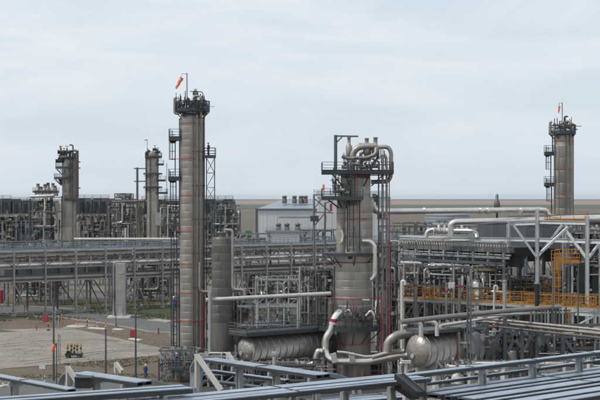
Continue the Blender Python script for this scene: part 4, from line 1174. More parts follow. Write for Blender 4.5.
for px in (284.5, 294.5, 301, 305.5): inst('roof_vent', vme, rf, sxp(px, 203.6, 6), 0, (.75, .75, .95))
t = thing('shed_annex', 'low blue-roofed annex with three round vents in front of the long white shed', 'shed', sxp(300, 262, -16))
xa = W(266, 0, 500).x; xb = W(345, 0, 500).x; zt_ = W(0, 232.5, 500).z
q = MB(); q.box(((xa + xb) / 2, 507, zt_ / 2), xb - xa, 12, zt_); part('wall', q, M['white'], t)
q = MB(); q.box(((xa + xb) / 2, 507, zt_ + .35), xb - xa + 1, 13, .7); rf = part('roof', q, M['roof_blue'], t)
for px in (278.5, 287, 297.8): inst('roof_vent', vme, rf, W(px, 232, 502), 0, (.8, .8, 1.0))
q = MB(); railing(q, [(xa, 500.6, zt_ + .7), (xb, 500.6, zt_ + .7)], t=.09, sp=2.5); part('handrail', q, M['steel_pale'], t)
t = thing('grey_tower_shed', 'taller pale grey clad shed rising behind the fat column', 'shed', W(350, 262, 470))
xa = W(318, 0, 470).x; xb = W(388, 0, 470).x; za = W(0, 193, 470).z; zb_ = W(0, 197, 470).z
nn = 10
for k in range(nn):
    a = xa + (xb - xa) * k / nn; b_ = xa + (xb - xa) * (k + 1) / nn
    q = MB(); q.box(((a + b_) / 2, 470, zb_ / 2), b_ - a - .06, .3, zb_); part('wall_panel', q, M['white'], t)
q = MB(); q.box(((xa + xb) / 2, 480.4, zb_ / 2), xb - xa, 20, zb_ - .1); part('wall', q, M['white'], t)
q = MB(); q.add([(xa - .4, 469.5, zb_), (xb + .4, 469.5, zb_), (xb + .4, 480, za + .8), (xa - .4, 480, za + .8), (xb + .4, 491, zb_), (xa - .4, 491, zb_)], [(0, 1, 2, 3), (3, 2, 4, 5), (0, 3, 5), (1, 4, 2)]); part('roof', q, M['roof_blue'], t)
q = MB(); q.box((xb + .3, 480, zb_ / 2), 1.0, 22, zb_ + .15); part('corner_trim', q, M['roof_blue'], t)
q = MB(); q.box((W(376, 0, 470).x, 469.6, W(0, 200, 470).z), 1.4, .3, 3.4); part('window', q, M['black'], t)
q = MB(); q.box((W(381, 0, 470).x, 469.6, W(0, 215, 470).z), 2.4, .3, 2.2); part('window', q, M['dark'], t)
# stair rig between the shed and the fat column
t = thing('stair_rig', 'grey steel stair rig with a hanging dark box left of the fat column', 'stair rig', W(320, 262, 300))
e = lambda px, py, d=0: W(px, py, 300 + d)
for px in (314, 325): 
    for d in (0, 3):
        q = MB(); q.beam(Vector((e(px, 0, d).x, 300 + d, 0)), e(px, 195 if px == 314 else 203, d), .3); part('post', q, M['steel'], t)
for a, b_ in (((313, 195), (324, 195)), ((313, 212), (333, 213)), ((313, 236), (330, 237)), ((314, 209), (323, 197)), ((315, 199), (330, 212)), ((325, 203), (333, 201)), ((315, 225), (325, 213))):
    q = MB(); q.beam(e(*a), e(*b_), .22); part('beam', q, M['steel'], t)
q = MB(); q.box(e(314.5, 218.5, -.5), 1.8, 1.2, 1.2); part('box', q, M['steel_dark'], t)
q = MB(); q.box(e(331, 207.5, -.5), .55, .5, 1.6); part('red_cabinet', q, M['red'], t)
q = MB(); railing(q, [e(314, 195), e(324, 195)], t=.07); part('handrail', q, M['steel'], t)
# flat-topped tank with a bluish band behind the silver pipes
t = thing('storage_tank', 'pale squat round tank with a bluish band behind the two silver pipes', 'tank', W(450, 262, 470))
b = MB(); r = 23 / (F / 470); c = W(452, 0, 470); z = W(0, 215, 470).z
b.lathe((c.x, 493 - r, 0), [(r, 0), (r, z), (r * .6, z + .7), (.3, z + 1.1)], 36); part('shell', b, M['concrete'], t)
for k, py in enumerate((216, 219, 222, 225.5)):
    q = MB(); q.lathe((c.x, 493 - r, W(0, py, 470).z), [(r + .05, -.35), (r + .12, 0), (r + .05, .35)], 36); part('hoop', q, M['roof_blue'], t)
for i, (a, b_, y0, lab) in enumerate(((392, 431, 222, 'dark machinery row below the fields, between the grey shed and the squat tank'), (476, 505, 226, 'dark machinery row right of the squat round tank'), (300, 345, 229, 'dark machinery on the annex roof line left of the fat column'))):
    tangle(lab, a, b_, y0, 262, 400 if i < 2 else 380, 80 + i, 30, mats=('dark', 'black', 'steel_blue', 'steel_blue', 'clad_dark'), cat='machinery', vs=4)
q = MB(); 
for k in range(3):
    p = W(246 + k * 2.3, 241, 420); q.lathe((p.x, p.y, 0), [(.35, 0), (.35, p.z + 3), (.1, p.z + 3.3)], 8)
solo('green_tank', q, M['green'], 'small bright green cylinders standing below the open fields', 'cylinders', W(248, 262, 420))
q = MB(); p = W(497, 215, 320); q.lathe((p.x, p.y, 0), [(.25, 0), (.25, p.z + 1), (.8, p.z + 1.2), (.7, p.z + 3), (.35, p.z + 3.4), (.35, p.z + 4.6), (.1, p.z + 4.8)], 10)
solo('vent_pipe', q, M['clad_dark'], 'small brown-grey vent with a cap sticking up above the upper silver pipe', 'vent', (p.x, p.y, 0))

# ------------------------------------------------------------------ the long pipe rack across the picture
RO = Vector((-57.2, 280, 0))
def rk(tt, vv=0.0, z=0.0): return RO + U * tt + V * vv + ZZ * z
rng = random.Random(77)
t = thing('pipe_rack', 'long grey steel pipe rack running across the whole plant with a railed walkway on top', 'pipe rack', rk(0))
T0, T1, DV = -14.0, 203.0, 8.0
lv = (7.1, 9.8, 12.4)
nb = int((T1 - T0) / 7)
for i in range(nb + 1):
    x = T0 + 7 * i
    for j, vv in enumerate((0, DV)):
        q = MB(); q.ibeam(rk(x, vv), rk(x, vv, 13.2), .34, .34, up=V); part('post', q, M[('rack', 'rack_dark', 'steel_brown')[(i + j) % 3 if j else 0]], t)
        q = MB(); q.box(rk(x, vv, .2), .8, .8, .4, U, V); part('footing', q, M['concrete'], t)
    for z in lv:
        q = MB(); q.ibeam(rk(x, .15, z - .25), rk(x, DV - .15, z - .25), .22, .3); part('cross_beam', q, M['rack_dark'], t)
    if i == nb: break
    for z in lv:
        for vv in (0, DV):
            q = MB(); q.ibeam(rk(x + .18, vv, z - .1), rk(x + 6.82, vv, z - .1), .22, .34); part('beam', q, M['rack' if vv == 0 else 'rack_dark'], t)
    if i % 2 == 0:
        q = MB(); q.beam(rk(x, -.02, 6.8), rk(x + 3.4, -.02, .4), .2); part('brace', q, M['rack'], t)
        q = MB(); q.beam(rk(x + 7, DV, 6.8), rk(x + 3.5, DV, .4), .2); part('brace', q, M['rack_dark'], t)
    elif i % 4 == 1:
        q = MB(); q.beam(rk(x + 7, -.02, 6.8), rk(x + 3.6, -.02, .4), .2); part('brace', q, M['rack'], t)
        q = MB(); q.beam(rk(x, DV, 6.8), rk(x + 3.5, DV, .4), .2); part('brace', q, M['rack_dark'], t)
    for k in range(2):
        a, b_ = x + 3.5 * k, x + 3.5 * (k + 1)
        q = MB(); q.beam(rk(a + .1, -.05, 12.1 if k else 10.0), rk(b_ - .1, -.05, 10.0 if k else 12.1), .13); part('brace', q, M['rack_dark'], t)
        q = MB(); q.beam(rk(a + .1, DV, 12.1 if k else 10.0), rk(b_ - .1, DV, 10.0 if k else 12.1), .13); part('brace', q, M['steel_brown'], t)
    q = MB(); q.beam(rk(x + 3.5, 0, 9.9), rk(x + 3.5, 0, 12.2), .14); part('hanger', q, M['rack'], t)
for i in range(nb):
    x = T0 + 7 * i
    q = MB(); q.obox(rk(x + 3.5, 2.0, 13.3), U * 3.49, V * .8, ZZ * .04); part('walkway_grating', q, M['steel_blue'], t)
    for vv in (1.2, 2.8):
        q = MB(); q.beam(rk(x, vv, 13.25), rk(x + 7, vv, 13.25), .1, .3); part('walkway_edge', q, M['rail_blue'], t)
        q = MB(); railing(q, [rk(x, vv, 13.3), rk(x + 7, vv, 13.3)], h=1.25, sp=2.3, t=.085); part('handrail', q, M['rail_blue'], t)
def rackpipe(label, a, b_, vv, z, r, m, drop=None):
    pts = [rk(a, vv, z), rk(b_, vv, z)]
    if drop: pts = [rk(a, vv, z - drop), rk(a, vv, z)] + pts[1:]
    t = thing('pipe', label, 'pipe', rk(a, vv, z))
    q = MB(); q.tube(bend(pts, .8), r, 12); p = part('pipe_run', q, M[m], t)
    jb = MB(); jb.lathe((0, 0, 0), [(r + .01, -.04), (r + .035, 0), (r + .01, .04)], 12, U); me = jb.mesh('cladding_joint', M['clad_band'])
    for k in range(int((b_ - a) / 5)): inst('cladding_joint', me, p, rk(a + 2.5 + 5 * k, vv, z))
rackpipe('dull brownish pipe along the near edge of the lowest level of the long rack', T0, 150, .6, 7.55, .40, 'silver_dull')
rackpipe('pale pipe second from the near edge on the lowest level of the long rack', T0, 190, 1.7, 7.45, .28, 'white_pipe')
rackpipe('wide dull pipe in the middle of the lowest level of the long rack', T0, 150, 3.2, 7.65, .55, 'clad_dark')
rackpipe('silver pipe near the back of the lowest level of the long rack', T0, 190, 5.2, 7.5, .35, 'silver_dull')
rackpipe('bright silver pipe along the near edge of the middle level of the long rack', T0, 190, .7, 10.25, .36, 'silver')
rackpipe('white pipe second from the near edge on the middle level of the long rack', 30, 190, 1.8, 10.2, .28, 'white_pipe')
rackpipe('dull pipe in the middle of the middle level of the long rack', T0, 150, 3.4, 10.3, .42, 'silver_dull')
rackpipe('thin dark pipe at the back of the middle level of the long rack', T0, 190, 6.2, 10.1, .25, 'clad_dark')
rackpipe('silver pipe on the top level of the long rack just under the walkway', T0, 100, 4.2, 12.8, .36, 'silver')
rackpipe('white pipe with a bent-down end on the top level of the long rack', 31, 190, 5.4, 12.7, .30, 'white_pipe', 1.2)
rackpipe('brown-grey pipe along the back of the top level of the long rack', T0, 190, 6.6, 12.7, .28, 'clad_dark')
rng = random.Random(9)
# parallel second rack behind, darker
t = thing('pipe_rack', 'second, darker steel rack standing parallel behind the long railed pipe rack', 'pipe rack', rk(0, 30))
for i in range(0, 26):
    x = -40 + 9 * i
    for vv in (26, 33):
        q = MB(); q.beam(rk(x, vv), rk(x, vv, 10.5), .3); part('post', q, M['steel'], t)
    for z in (6.5, 10.2):
        for vv in (26, 33):
            q = MB(); q.beam(rk(x + .2, vv, z), rk(x + 8.8, vv, z), .2, .3); part('beam', q, M['steel_brown'], t)
    q = MB(); q.beam(rk(x, 26, 6.3), rk(x + 4.5, 26, 0.2), .2); part('brace', q, M['steel'], t)
    for z, vv, r, m in ((6.95, 27, .3, 'silver_dull'), (7.0, 29, .4, 'clad_dark'), (10.7, 27.5, .3, 'silver_dull'), (10.75, 30, .4, 'white_pipe')):
        q = MB(); q.tube([rk(x, vv, z), rk(x + 9, vv, z)], r, 8); part('pipe', q, M[m], t)
# dark sheds and clutter under and behind the racks
for i, (a, b_, y0, y1, Y, lab) in enumerate((
    (242, 300, 273, 292, 330, 'dark pump shelter seen through the long rack between the plain column and the fat column'),
    (301, 334, 262, 292, 340, 'dark pipe bay seen through the long rack just left of the fat column'),
    (372, 430, 250, 292, 300, 'dark pipe bay under the long rack right of the fat column'))):
    t = tangle(lab, a, b_, y0, y1, Y, 100 + i, 34, mats=('dark', 'black', 'steel', 'clad_dark', 'silver_dull'), cat='pipe bay', vs=3)
    q = MB(); s_ = F / Y; p = W((a + b_) / 2, y1, Y); q.box((p.x, Y + 5, (y1 - y0) / s_ * .45), (b_ - a) / s_ * .9, 3, (y1 - y0) / s_ * .9); part('casing', q, M['black'], t)
tangle('pipe stand and valves seen under the left end of the long rack', 18, 66, 262, 298, 322, 120, 40, mats=('dark', 'steel', 'clad_dark', 'silver_dull', 'white_pipe'), cat='pipework', vs=3, nv=10)
tangle('pipe stand and valves under the long rack between the pale shaft and tallest column', 128, 172, 262, 298, 322, 121, 40, mats=('dark', 'steel', 'clad_dark', 'silver_dull', 'white_pipe'), cat='pipework', vs=3, nv=10)
t = thing('process_casing', 'wide blank grey casing seen through the left end of the long rack', 'casing', W(50, 290, 300))
for k in range(8):
    a = W(8, 0, 305).x + k * 2.75
    q = MB(); q.box((a, 305 + k * 1.6, 8.6), 2.7, 2, 3.4, U, V); part('casing_panel', q, M['panel_grey'], t)
    if k % 3 == 0: q = MB(); q.beam((a, 305 + k * 1.6, 0), (a, 305 + k * 1.6, 6.9), .3); part('leg', q, M['steel'], t)

# white shaft standing in front of the rack
YW = 277.0
wx = lambda px, py, d=0: W(px, py, YW + d)
t = thing('white_shaft', 'tall pale blank shaft with a caged ladder in front of the long rack', 'shaft', wx(118, 0) * 1)
t.location.z = 0; ORG[t.name].z = 0
zt_ = wx(0, 263.5).z; x0 = wx(113.5, 0).x; x1 = wx(125.5, 0).x
for k in range(4):
    q = MB(); q.box(((x0 + x1) / 2 + .25, YW, zt_ * (k + .5) / 4), x1 - x0 - .5, 2.2, zt_ / 4 - .03); part('panel', q, M['concrete'], t)
q = MB(); q.box((x0 + .1, YW + .1, zt_ / 2 + .05), .35, 2.1, zt_ + .1); part('corner_post', q, M['steel_pale'], t)
ladder(t, Vector((x0 - .45, YW - .6, 0.2)), zt_, YY * -1, m='steel', wd=.45)
q = MB(); q.box((x0 + 1.5, YW - 1.14, 1.5), .9, .06, 2.0); d_ = part('door', q, M['steel_pale'], t)
q = MB(); q.box((x0 + 1.82, YW - 1.2, 1.45), .05, .08, .18); part('handle', q, M['black'], d_)
q = MB(); q.box((x0 + 1.5, YW - 1.13, 9.2), 1.2, .05, .8); part('vent_grille', q, M['steel_pale'], t)
deck(t, Vector((x0 - .5, YW - .5, zt_ * .42)), XX, 1.3, 1.6, .2, (0, 3), m='steel', mr='steel')
q = MB(); q.box(((x0 + x1) / 2, YW, .25), x1 - x0 + 2, 3.4, .5); part('plinth', q, M['kerb'], t)

# ------------------------------------------------------------------ the two silver transfer pipes and their steel frame
YP = 199.0
vpipe('upper long silver pipe running right from the fat column just below the horizon', [W(373, 202, 181.5), W(373, 208.5, 181.5), W(376, 211.3, 182), W(400, 211.3, 184.5), W(540, 209.8, 202), W(546, 210.5, 203), W(548.5, 216, 203), W(556, 217.2, 204)], .40, 'silver', rad=.9)
vpipe('lower long silver pipe rising from the cooler and running to the right edge', [W(450.8, 237, 199), W(450.8, 224.5, 199), W(455, 222, 199), W(520, 220.8, 199), W(549, 220, 199.5)], .46, 'silver', rad=1.0)
vpipe('thick silver end piece of the long pipes at the right edge', [W(549, 220.2, 199.6), W(640, 217, 203)], .62, 'silver')
q = MB()
for px in (424, 480, 487, 520): q.lathe(W(px, 210.9, 187 + (px - 424) * .12), [(.40, -.12), (.44, -.1), (.44, .1), (.40, .12)], 14, (W(540, 209.8, 202) - W(400, 211.3, 184.5)).normalized())
solo('pipe_collar', q, M['silver'], 'raised collars round the upper long silver pipe', 'collars', W(480, 211, 195))
bpy.data.objects['pipe_collar']['kind'] = 'stuff'
t = thing('steel_frame', 'tall pale grey steel frame with V braces carrying the two long silver pipes', 'steel frame', W(540, 330, 195) * 1)
def fpost(px, Y, ytop, wd=.5, m='frame'):
    p = W(px, ytop, Y); q = MB(); q.ibeam((p.x, Y, 0), p, wd, wd, up=V); part('post', q, M[m], t)
    return p
for px, Y, yt in ((508.5, 198, 224), (537.2, 194, 209), (587.3, 187, 216), (508, 206, 224), (566, 203, 222), (640, 180, 216)): fpost(px, Y, yt, .38 if Y < 200 else .3)
zb = 24 - 42.5 * 194 / F
def fb(a, b_, wd=.34, ht=.5, m='frame', name='beam'):
    q = MB(); q.ibeam(a, b_, wd, ht); part(name, q, M[m], t)
fb(W(449, 238.8, 202), W(537, 239.8, 194) + YY * .3); fb(W(537, 239.8, 194) + YY * .3, W(640, 243, 181), .34, .55)
fb(W(508, 224, 198.4), W(537, 223, 194.4)); fb(W(537, 222, 194.4), W(587, 223, 187.4))
for a, b_ in (((514, 226), (536.5, 257)), ((562, 225), (538.5, 256)), ((568, 227), (541.5, 252)), ((565, 229), (586.5, 258)), ((608, 232), (588.5, 258))):
    q = MB(); q.beam(W(*a, 194 if a[0] < 563 else 190), W(*b_, 194 if a[0] < 563 else 188), .3); part('brace', q, M['frame'], t)
for a, b_ in (((508.3, 216.5), (640, 213)), ((508.3, 226.5), (640, 228))):
    q = MB(); q.beam(W(*a, 201), W(*b_, 196), .16); part('beam', q, M['steel'], t)
# yellow railed perch on the pipes, right edge
t = thing('railed_perch', 'small orange-railed perch on top of the silver pipes near the right edge', 'perch', W(570, 219, 197))
deck(t, W(566, 219.5, 196), XX, 5.6, 1.8, .2, (0, 1, 3), m='orange', mr='orange')

# ------------------------------------------------------------------ air cooler right of centre
A0 = Vector((15.4, 212, 0)); D = -V
ac = lambda a, d=0, z=0: A0 + D * a + U * d + ZZ * z
t = thing('air_cooler', 'long air cooler with rows of pale header boxes and a railed walkway, right of centre', 'air cooler', A0)
zw, zh = 14.85, 16.3
for k in range(14):
    a = .2 + k * 1.58
    q = MB(); q.obox(ac(a + .75, .5, zh + .25), D * .74, U * .5, ZZ * .34); part('header_box', q, M['steel'], t)
    q = MB(); q.obox(ac(a + .75, .2, zh - .42), D * .7, U * .2, ZZ * .1); part('header_flange', q, M['silver'], t)
    for j in (0.3, .78, 1.25):
        q = MB(); q.beam(ac(a + j, -.1, zh + .68), ac(a + j, -.1, zh + 1.35), .14, .12); part('rib', q, M['white_pipe'], t)
    q = MB(); q.obox(ac(a + .75, 3.8, zh + .1), D * .76, U * 2.75, ZZ * .55); part('tube_bundle', q, M['dark'], t)
for a, b_ in ((-.1, 9.3), (9.5, 22.2)):
    q = MB(); q.beam(ac(a, -.2, zh + 1.4), ac(b_, -.2, zh + 1.4), .3, .22); part('top_beam', q, M['steel_pale'], t)
q = MB(); q.obox(ac(4.6, .6, zh + 1.75), D * 4.8, U * .9, ZZ * .12); part('bright_lid', q, M['silver'], t)
for k in range(8):
    a = .2 + k * 3.0
    for d in (0, 6.5):
        q = MB(); q.ibeam(ac(a, d, 0), ac(a, d, zh - .1), .3, .3, up=U); part('leg', q, M['steel_pale' if d == 0 else 'steel'], t)
    if k < 7:
        q = MB(); q.lathe(ac(a + 1.5, 3.6, zh - 2.2), [(1.5, 0), (1.5, .5), (1.4, 1.7), (1.4, 1.72)], 18); part('fan_ring', q, M['black'], t)
        q = MB(); q.beam(ac(a, 0, 12.5), ac(a + 3, 0, 12.5), .2, .3); part('beam', q, M['steel'], t)
q = MB(); q.obox(ac(11, -1.2, zw), D * 11.6, U * .65, ZZ * .05); q.beam(ac(-.6, -1.87, zw - .1), ac(22.6, -1.87, zw - .1), .08, .35); dk = part('walkway', q, M['steel_blue'], t)
q = MB(); railing(q, [ac(-.6, -1.8, zw), ac(22.6, -1.8, zw)], sp=1.4, t=.06); part('handrail', q, M['steel_blue'], dk)
q = MB(); q.beam(ac(-.5, -.2, zh - .8), ac(22.4, -.2, zh - .8), .25, .3); part('lower_beam', q, M['steel_pale'], t)
# header piping on the cooler
vpipe('bent silver header pipe with dark valves lying on top of the air cooler', [W(426, 238, 203), W(427, 231.5, 203), W(432, 229.5, 203), W(447, 230.5, 202), W(472, 231, 200), W(476, 233, 199.5), W(477, 238, 199)], .30, 'silver', rad=.7)
t = thing('valve_set', 'row of stout pale valves with dark handwheels on top of the air cooler', 'valves', W(445, 234, 202))
for px in (439, 444.5, 454, 462): valve(t, W(px, 230.8, 202), .36, XX, 'white_pipe' if px != 454 else 'steel_brown', 'black')
# big grey cooler hood behind the steel frame
t = thing('cooler_hood', 'large smooth grey cooler hood behind the V-braced steel frame', 'cooler hood', W(530, 300, 222))
for k in range(8):
    a = W(500, 0, 222) + D * 0; a = Vector((W(478, 0, 226).x + k * 2.5, 226 - k * .8, 0))
    q = MB()
    z2, z1, z0 = 20.0, 15.8, 13.6
    P_ = [a + Vector((0, 0, z2)), a + Vector((2.47, -.79, z2)), a + Vector((2.47, -.79, z1)), a + Vector((0, 0, z1))]
    bk = Vector((2.5, 9, 0))
    q.add(P_ + [p + bk for p in P_], [(3, 2, 1, 0), (4, 5, 6, 7), (0, 1, 5, 4), (2, 3, 7, 6), (0, 4, 7, 3), (1, 2, 6, 5)])
    part('hood_panel', q, M['steel_pale' if False else 'panel_grey'], t)
    q = MB(); lo = [a + Vector((.5, 2.5, z0)), a + Vector((2.0, 2.0, z0)), a + Vector((3.6, 8, z0)), a + Vector((2.2, 8, z0))]
    hi_ = [P_[3] - ZZ * .02, P_[2] - ZZ * .02, P_[2] + bk - ZZ * .02, P_[3] + bk - ZZ * .02]
    q.add(lo + hi_, [(3, 2, 1, 0), (0, 1, 5, 4), (1, 2, 6, 5), (2, 3, 7, 6), (3, 0, 4, 7), (4, 5, 6, 7)]); part('hood_cone', q, M['black'], t)
    q = MB(); q.beam(a + Vector((0, -.15, z2 + .1)), a + Vector((2.5, -.95, z2 + .1)), .15, .3); part('hood_rim', q, M['steel'], t)
    if k % 2 == 0:
        q = MB(); q.beam(a + Vector((.2, 1, 0)), a + Vector((.2, 1, z1)), .35); part('leg', q, M['black'], t)
        q = MB(); q.beam(a + Vector((.2, 1, 9)), a + Vector((2.4, 1, z0)), .3); part('brace', q, M['black'], t)
# blue-grey lattice girder on top of the hood
t = thing('lattice_girder', 'blue-grey lattice girder with railing behind the lower silver pipe', 'girder', W(520, 262, 240))
for k in range(26):
    a = W(380, 0, 262) + Vector((k * 2.6, -k * .8, 0)); b_ = a + Vector((2.6, -.8, 0))
    z0, z1 = W(0, 232, 262).z, W(0, 226, 262).z
    for z in (z0, z1):
        q = MB(); q.beam(Vector((a.x, a.y, z)), Vector((b_.x, b_.y, z)), .2, .28); part('chord', q, M['steel_blue'], t)
    q = MB(); q.beam(Vector((a.x, a.y, z0 if k % 2 else z1)), Vector((b_.x, b_.y, z1 if k % 2 else z0)), .13); part('brace', q, M['steel_blue'], t)
    q = MB(); q.beam(Vector((a.x, a.y, z0)), Vector((a.x, a.y, z1 + .2)), .13); part('upright', q, M['steel'], t)
    if k % 5 == 0:
        q = MB(); q.beam(Vector((a.x, a.y, 0)), Vector((a.x, a.y, z0)), .35); part('post', q, M['steel_blue'], t)

# ------------------------------------------------------------------ orange railed walkway
OA = W(386, 297.5, 190); OZ = OA.z; OB = G(650, 311.5, OZ)
od = (OB - OA).normalized(); on = ZZ.cross(od).normalized()
if on.y < 0: on = -on
OL = (OB - OA).length
ow = lambda a, d=0, z=0: OA + od * a + on * d + ZZ * z
GY = G(572.5, 307.5, OZ).y
t = thing('orange_walkway', 'long walkway with orange railings on a pale deck, crossing the right half', 'walkway', Vector((OA.x, OA.y, 0)))
nseg = int(OL / 2.4)
for k in range(nseg):
    a, b_ = OL * k / nseg, OL * (k + 1) / nseg
    q = MB(); q.obox(ow((a + b_) / 2, 1.6, -.05), od * ((b_ - a) / 2 - .01), on * 1.6, ZZ * .05); part('deck_panel', q, M['steel'], t)
    for d in (0, 3.2):
        q = MB(); railing(q, [ow(a, d), ow(b_, d)], sp=1.2, t=.055, h=1.4, mids=1); part('handrail', q, M['orange'], t)
    q = MB(); q.beam(ow(a, -.08, -.18), ow(b_, -.08, -.18), .14, .32); part('edge_beam', q, M['steel_pale'], t)
    q = MB(); q.beam(ow(a, 3.3, -.2), ow(b_, 3.3, -.2), .14, .3); part('edge_beam', q, M['steel'], t)
    if k % 2 == 0:
        q = MB(); q.beam(ow(a, .2, -OZ), ow(a, .2, -.1), .26); part('post', q, M['steel'], t)
        q = MB(); q.beam(ow(a, 3, -OZ), ow(a, 3, -.1), .26); part('post', q, M['steel_brown'], t)
# extra orange gates and toe posts on the deck
for a, w_ in ((6, 1.2), (12, 1.4), (17.5, 1.4), (21, 2.2), (23.5, 1.2), (26, 1.6), (27.7, 1.0), (29.5, 1.4)):
    q = MB(); railing(q, [ow(a, .3), ow(a, 2.9)], sp=1.2, t=.07, h=1.25); railing(q, [ow(a, .3), ow(a + w_, .3)], sp=.6, t=.07, h=1.45); part('gate', q, M['orange'], t)
# pale lattice girder under its right end
t = thing('deck_girder', 'pale grey braced girder under the right end of the orange-railed walkway', 'girder', ow(24, -1.2, -OZ))
ga = Vector((W(572.5, 0, GY - 1).x, GY - 1, OZ - .25)); gd = Vector((.8, -.6, 0)).normalized()
for z in (-.35, -2.3):
    q = MB(); q.ibeam(ga + ZZ * z, ga + gd * 11 + ZZ * z, .3, .55 if z > -1 else .45); part('chord', q, M['frame'], t)
for k in range(4):
    a = ga + gd * (k * 3.0)
    q = MB(); q.ibeam(a + ZZ * .25, a - ZZ * 2.5, .34, .3, up=gd); part('upright', q, M['frame'], t)
    if k < 3:
        q = MB(); q.beam(a + gd * .15 - ZZ * 2.05, a + gd * 2.85 - ZZ * .6, .2); part('brace', q, M['frame'], t)
q = MB(); q.beam(ga + gd * .1 - ZZ * (OZ - .3), ga + gd * .1 - ZZ * 2.55, .36); part('post', q, M['steel'], t)
# orange caged perch and ladder
t = thing('orange_perch', 'orange railed perch with a ladder below it, right of the tall V-braced post', 'perch', W(556, 300, 168) * 1)
deck(t, W(567.5, 261.5, 168), XX, 22 / (F / 168), 1.6, .18, (0, 1, 2, 3), m='orange', mr='orange', h=1.45)
ladder(t, W(556.8, 305, 166.8), W(0, 261, 168).z, YY * -1, cage=True, m='orange')
q = MB(); railing(q, [W(551.5, 273, 166), W(557.5, 273, 166)], t=.07, h=1.4); railing(q, [W(551.5, 262, 166), W(559.5, 262, 166)], t=.07, h=1.4); part('cage', q, M['orange'], t)
for px in (553, 578):
    q = MB(); q.beam(W(px, 330, 168.6), W(px, 262, 168.6), .16); part('post', q, M['steel'], t)

# ------------------------------------------------------------------ upright pipes among the orange railings
riser = (('pale upright pipe with a bent top right of the fat column', 401.8, 172, 281, 340, 2.9, 'white_pipe', True),
         ('stout grey red-banded upright pipe at the left end of the orange railing', 415.5, 182, 278, 330, 3.4, 'silver_dull', False),
         ('grey upright pipe with a red band under the hanging white box', 446.5, 181, 284, 330, 2.6, 'silver_dull', False),
         ('stout upright pipe with a red band just right of the hanging white box', 459.5, 180, 279, 325, 3.3, 'silver_dull', False),
         ('pale bent-topped pipe rising through the orange railing below the air cooler', 494.2, 177, 286, 312, 2.2, 'white_pipe', True),
         ('short pale upright box post beside the bent-topped pipe on the orange walkway', 504.8, 176, 281, 312, 3.2, 'steel_pale', False),
         ('grey upright pipe at the foot of the tall V-braced post', 537.2, 176, 283, 330, 4.6, 'dark', False))
for lab, px, Y, y0, y1, wd, m, bent in riser:
    s = F / Y; p = W(px, y0, Y); r = wd / 2 / s
    t = thing('pipe', lab, 'pipe', (p.x, Y, 0))
    q = MB(); pts = [(p.x, p.y, 0), p] + ([W(px + 3, y0, Y), W(px + 3.2, y0 + 4, Y)] if bent else []); q.tube(bend(pts, r * 2.5), r, 12); part('pipe_run', q, M[m], t)
    if 'red band' in lab or 'red-banded' in lab:
        q = MB(); q.lathe(p - ZZ * 1.1, [(r + .01, 0), (r + .02, .02), (r + .02, .35), (r + .01, .37)], 12); part('colour_band', q, M['red'], t)
    if not bent:
        q = MB(); q.lathe(p, [(r * 1.3, -.15), (r * 1.3, .1), (.05, .14)], 12); part('cap', q, M['steel'], t)
for i, (px, y0, lab) in enumerate(((467.6, 285, 'left upright of a slim grey goalpost in front of the orange railing'), (470.6, 285, 'right upright of a slim grey goalpost in front of the orange railing'))):
    p = W(px, y0, 158); q = MB(); q.beam((p.x, 158, 0), p, .16); q.lathe(p, [(.14, 0), (.1, .1)], 6)
    solo('slim_post', q, M['steel'], lab, 'post', (p.x, 158, 0))
t = thing('junction_box', 'white box hanging on a thin pole in front of the orange railing, right of centre', 'box', W(451.5, 288, 179))
q = MB(); q.box(W(451.6, 285.5, 179), .8, .3, .78); part('cabinet', q, M['white'], t); q = MB(); q.tube([W(452, 262, 179.4), Vector((W(452, 0, 179.4).x, 179.4, 0))], .07, 6); part('pole', q, M['steel'], t)
q = MB(); q.box(W(451.6, 285.5, 178.8), .55, .06, .52); part('door', q, M['kerb'], t)

# pipes fanning along the lower right
vpipe('long pale pipe slanting up right above the red-lined silver drum', [W(400, 322, 150), W(440, 317.5, 155), W(505, 311, 163), W(560, 307, 170)], .28, 'silver_dull')
vpipe('pale gooseneck pipe over the left end of the red-lined drum', [W(421, 337, 156.5), W(421, 324.5, 156.5), W(417, 322, 156.5), W(405, 321.5, 156), W(405, 326, 156)], .27, 'white_pipe', rad=.8)
vpipe('second pale gooseneck pipe over the middle of the red-lined drum', [W(437, 336, 158), W(437, 324.5, 158), W(433, 321.5, 158), W(424, 321, 158)], .23, 'white_pipe', rad=.8)
for i, (a, b_, r, m, lab) in enumerate((
    ((478, 318, 172), (620, 332, 156), .17, 'silver_dull', 'pale pipe slanting down right under the orange walkway, uppermost of three'),
    ((478, 321, 171), (620, 336, 155), .17, 'silver_dull', 'dull pipe slanting down to the right under the orange walkway, middle of three'),
    ((470, 324, 170), (620, 340, 154), .14, 'steel_brown', 'thin brownish pipe slanting down right under the orange walkway, lowest of three'),
    ((440, 326, 156), (560, 307, 186), .2, 'silver', 'silver pipe slanting up right beneath the long pale pipe'),
    ((470, 316, 165), (580, 312, 172), .14, 'steel_pale', 'thin grey pipe nearly level under the orange walkway'))):
    vpipe(lab, [W(*a), W(*b_)], r, m)
rng = random.Random(41)
t = thing('riser_bank', 'bank of thin upright pipes under the orange walkway left of the pale girder', 'pipe bank', (W(548, 0, 168).x, 168, 0))
for i, px in enumerate((531, 534.5, 538, 542, 545.5, 548.5, 552, 556, 559.5, 563, 566, 569)):
    Y = 168.5 + (i % 3) * .5; p = W(px, 307 + (i % 2) * 2, Y); q = MB(); q.tube([p, (p.x, Y, 0)], rng.choice((.09, .12, .14)), 7); part('pipe', q, M[('silver_dull', 'steel_pale', 'steel_brown', 'orange' if i > 9 else 'steel')[i % 4]], t)
t = thing('support_frame', 'dark blue-grey frame of thick crossed struts under the orange walkway', 'steel frame', (W(515, 0, 166).x, 166, 0))
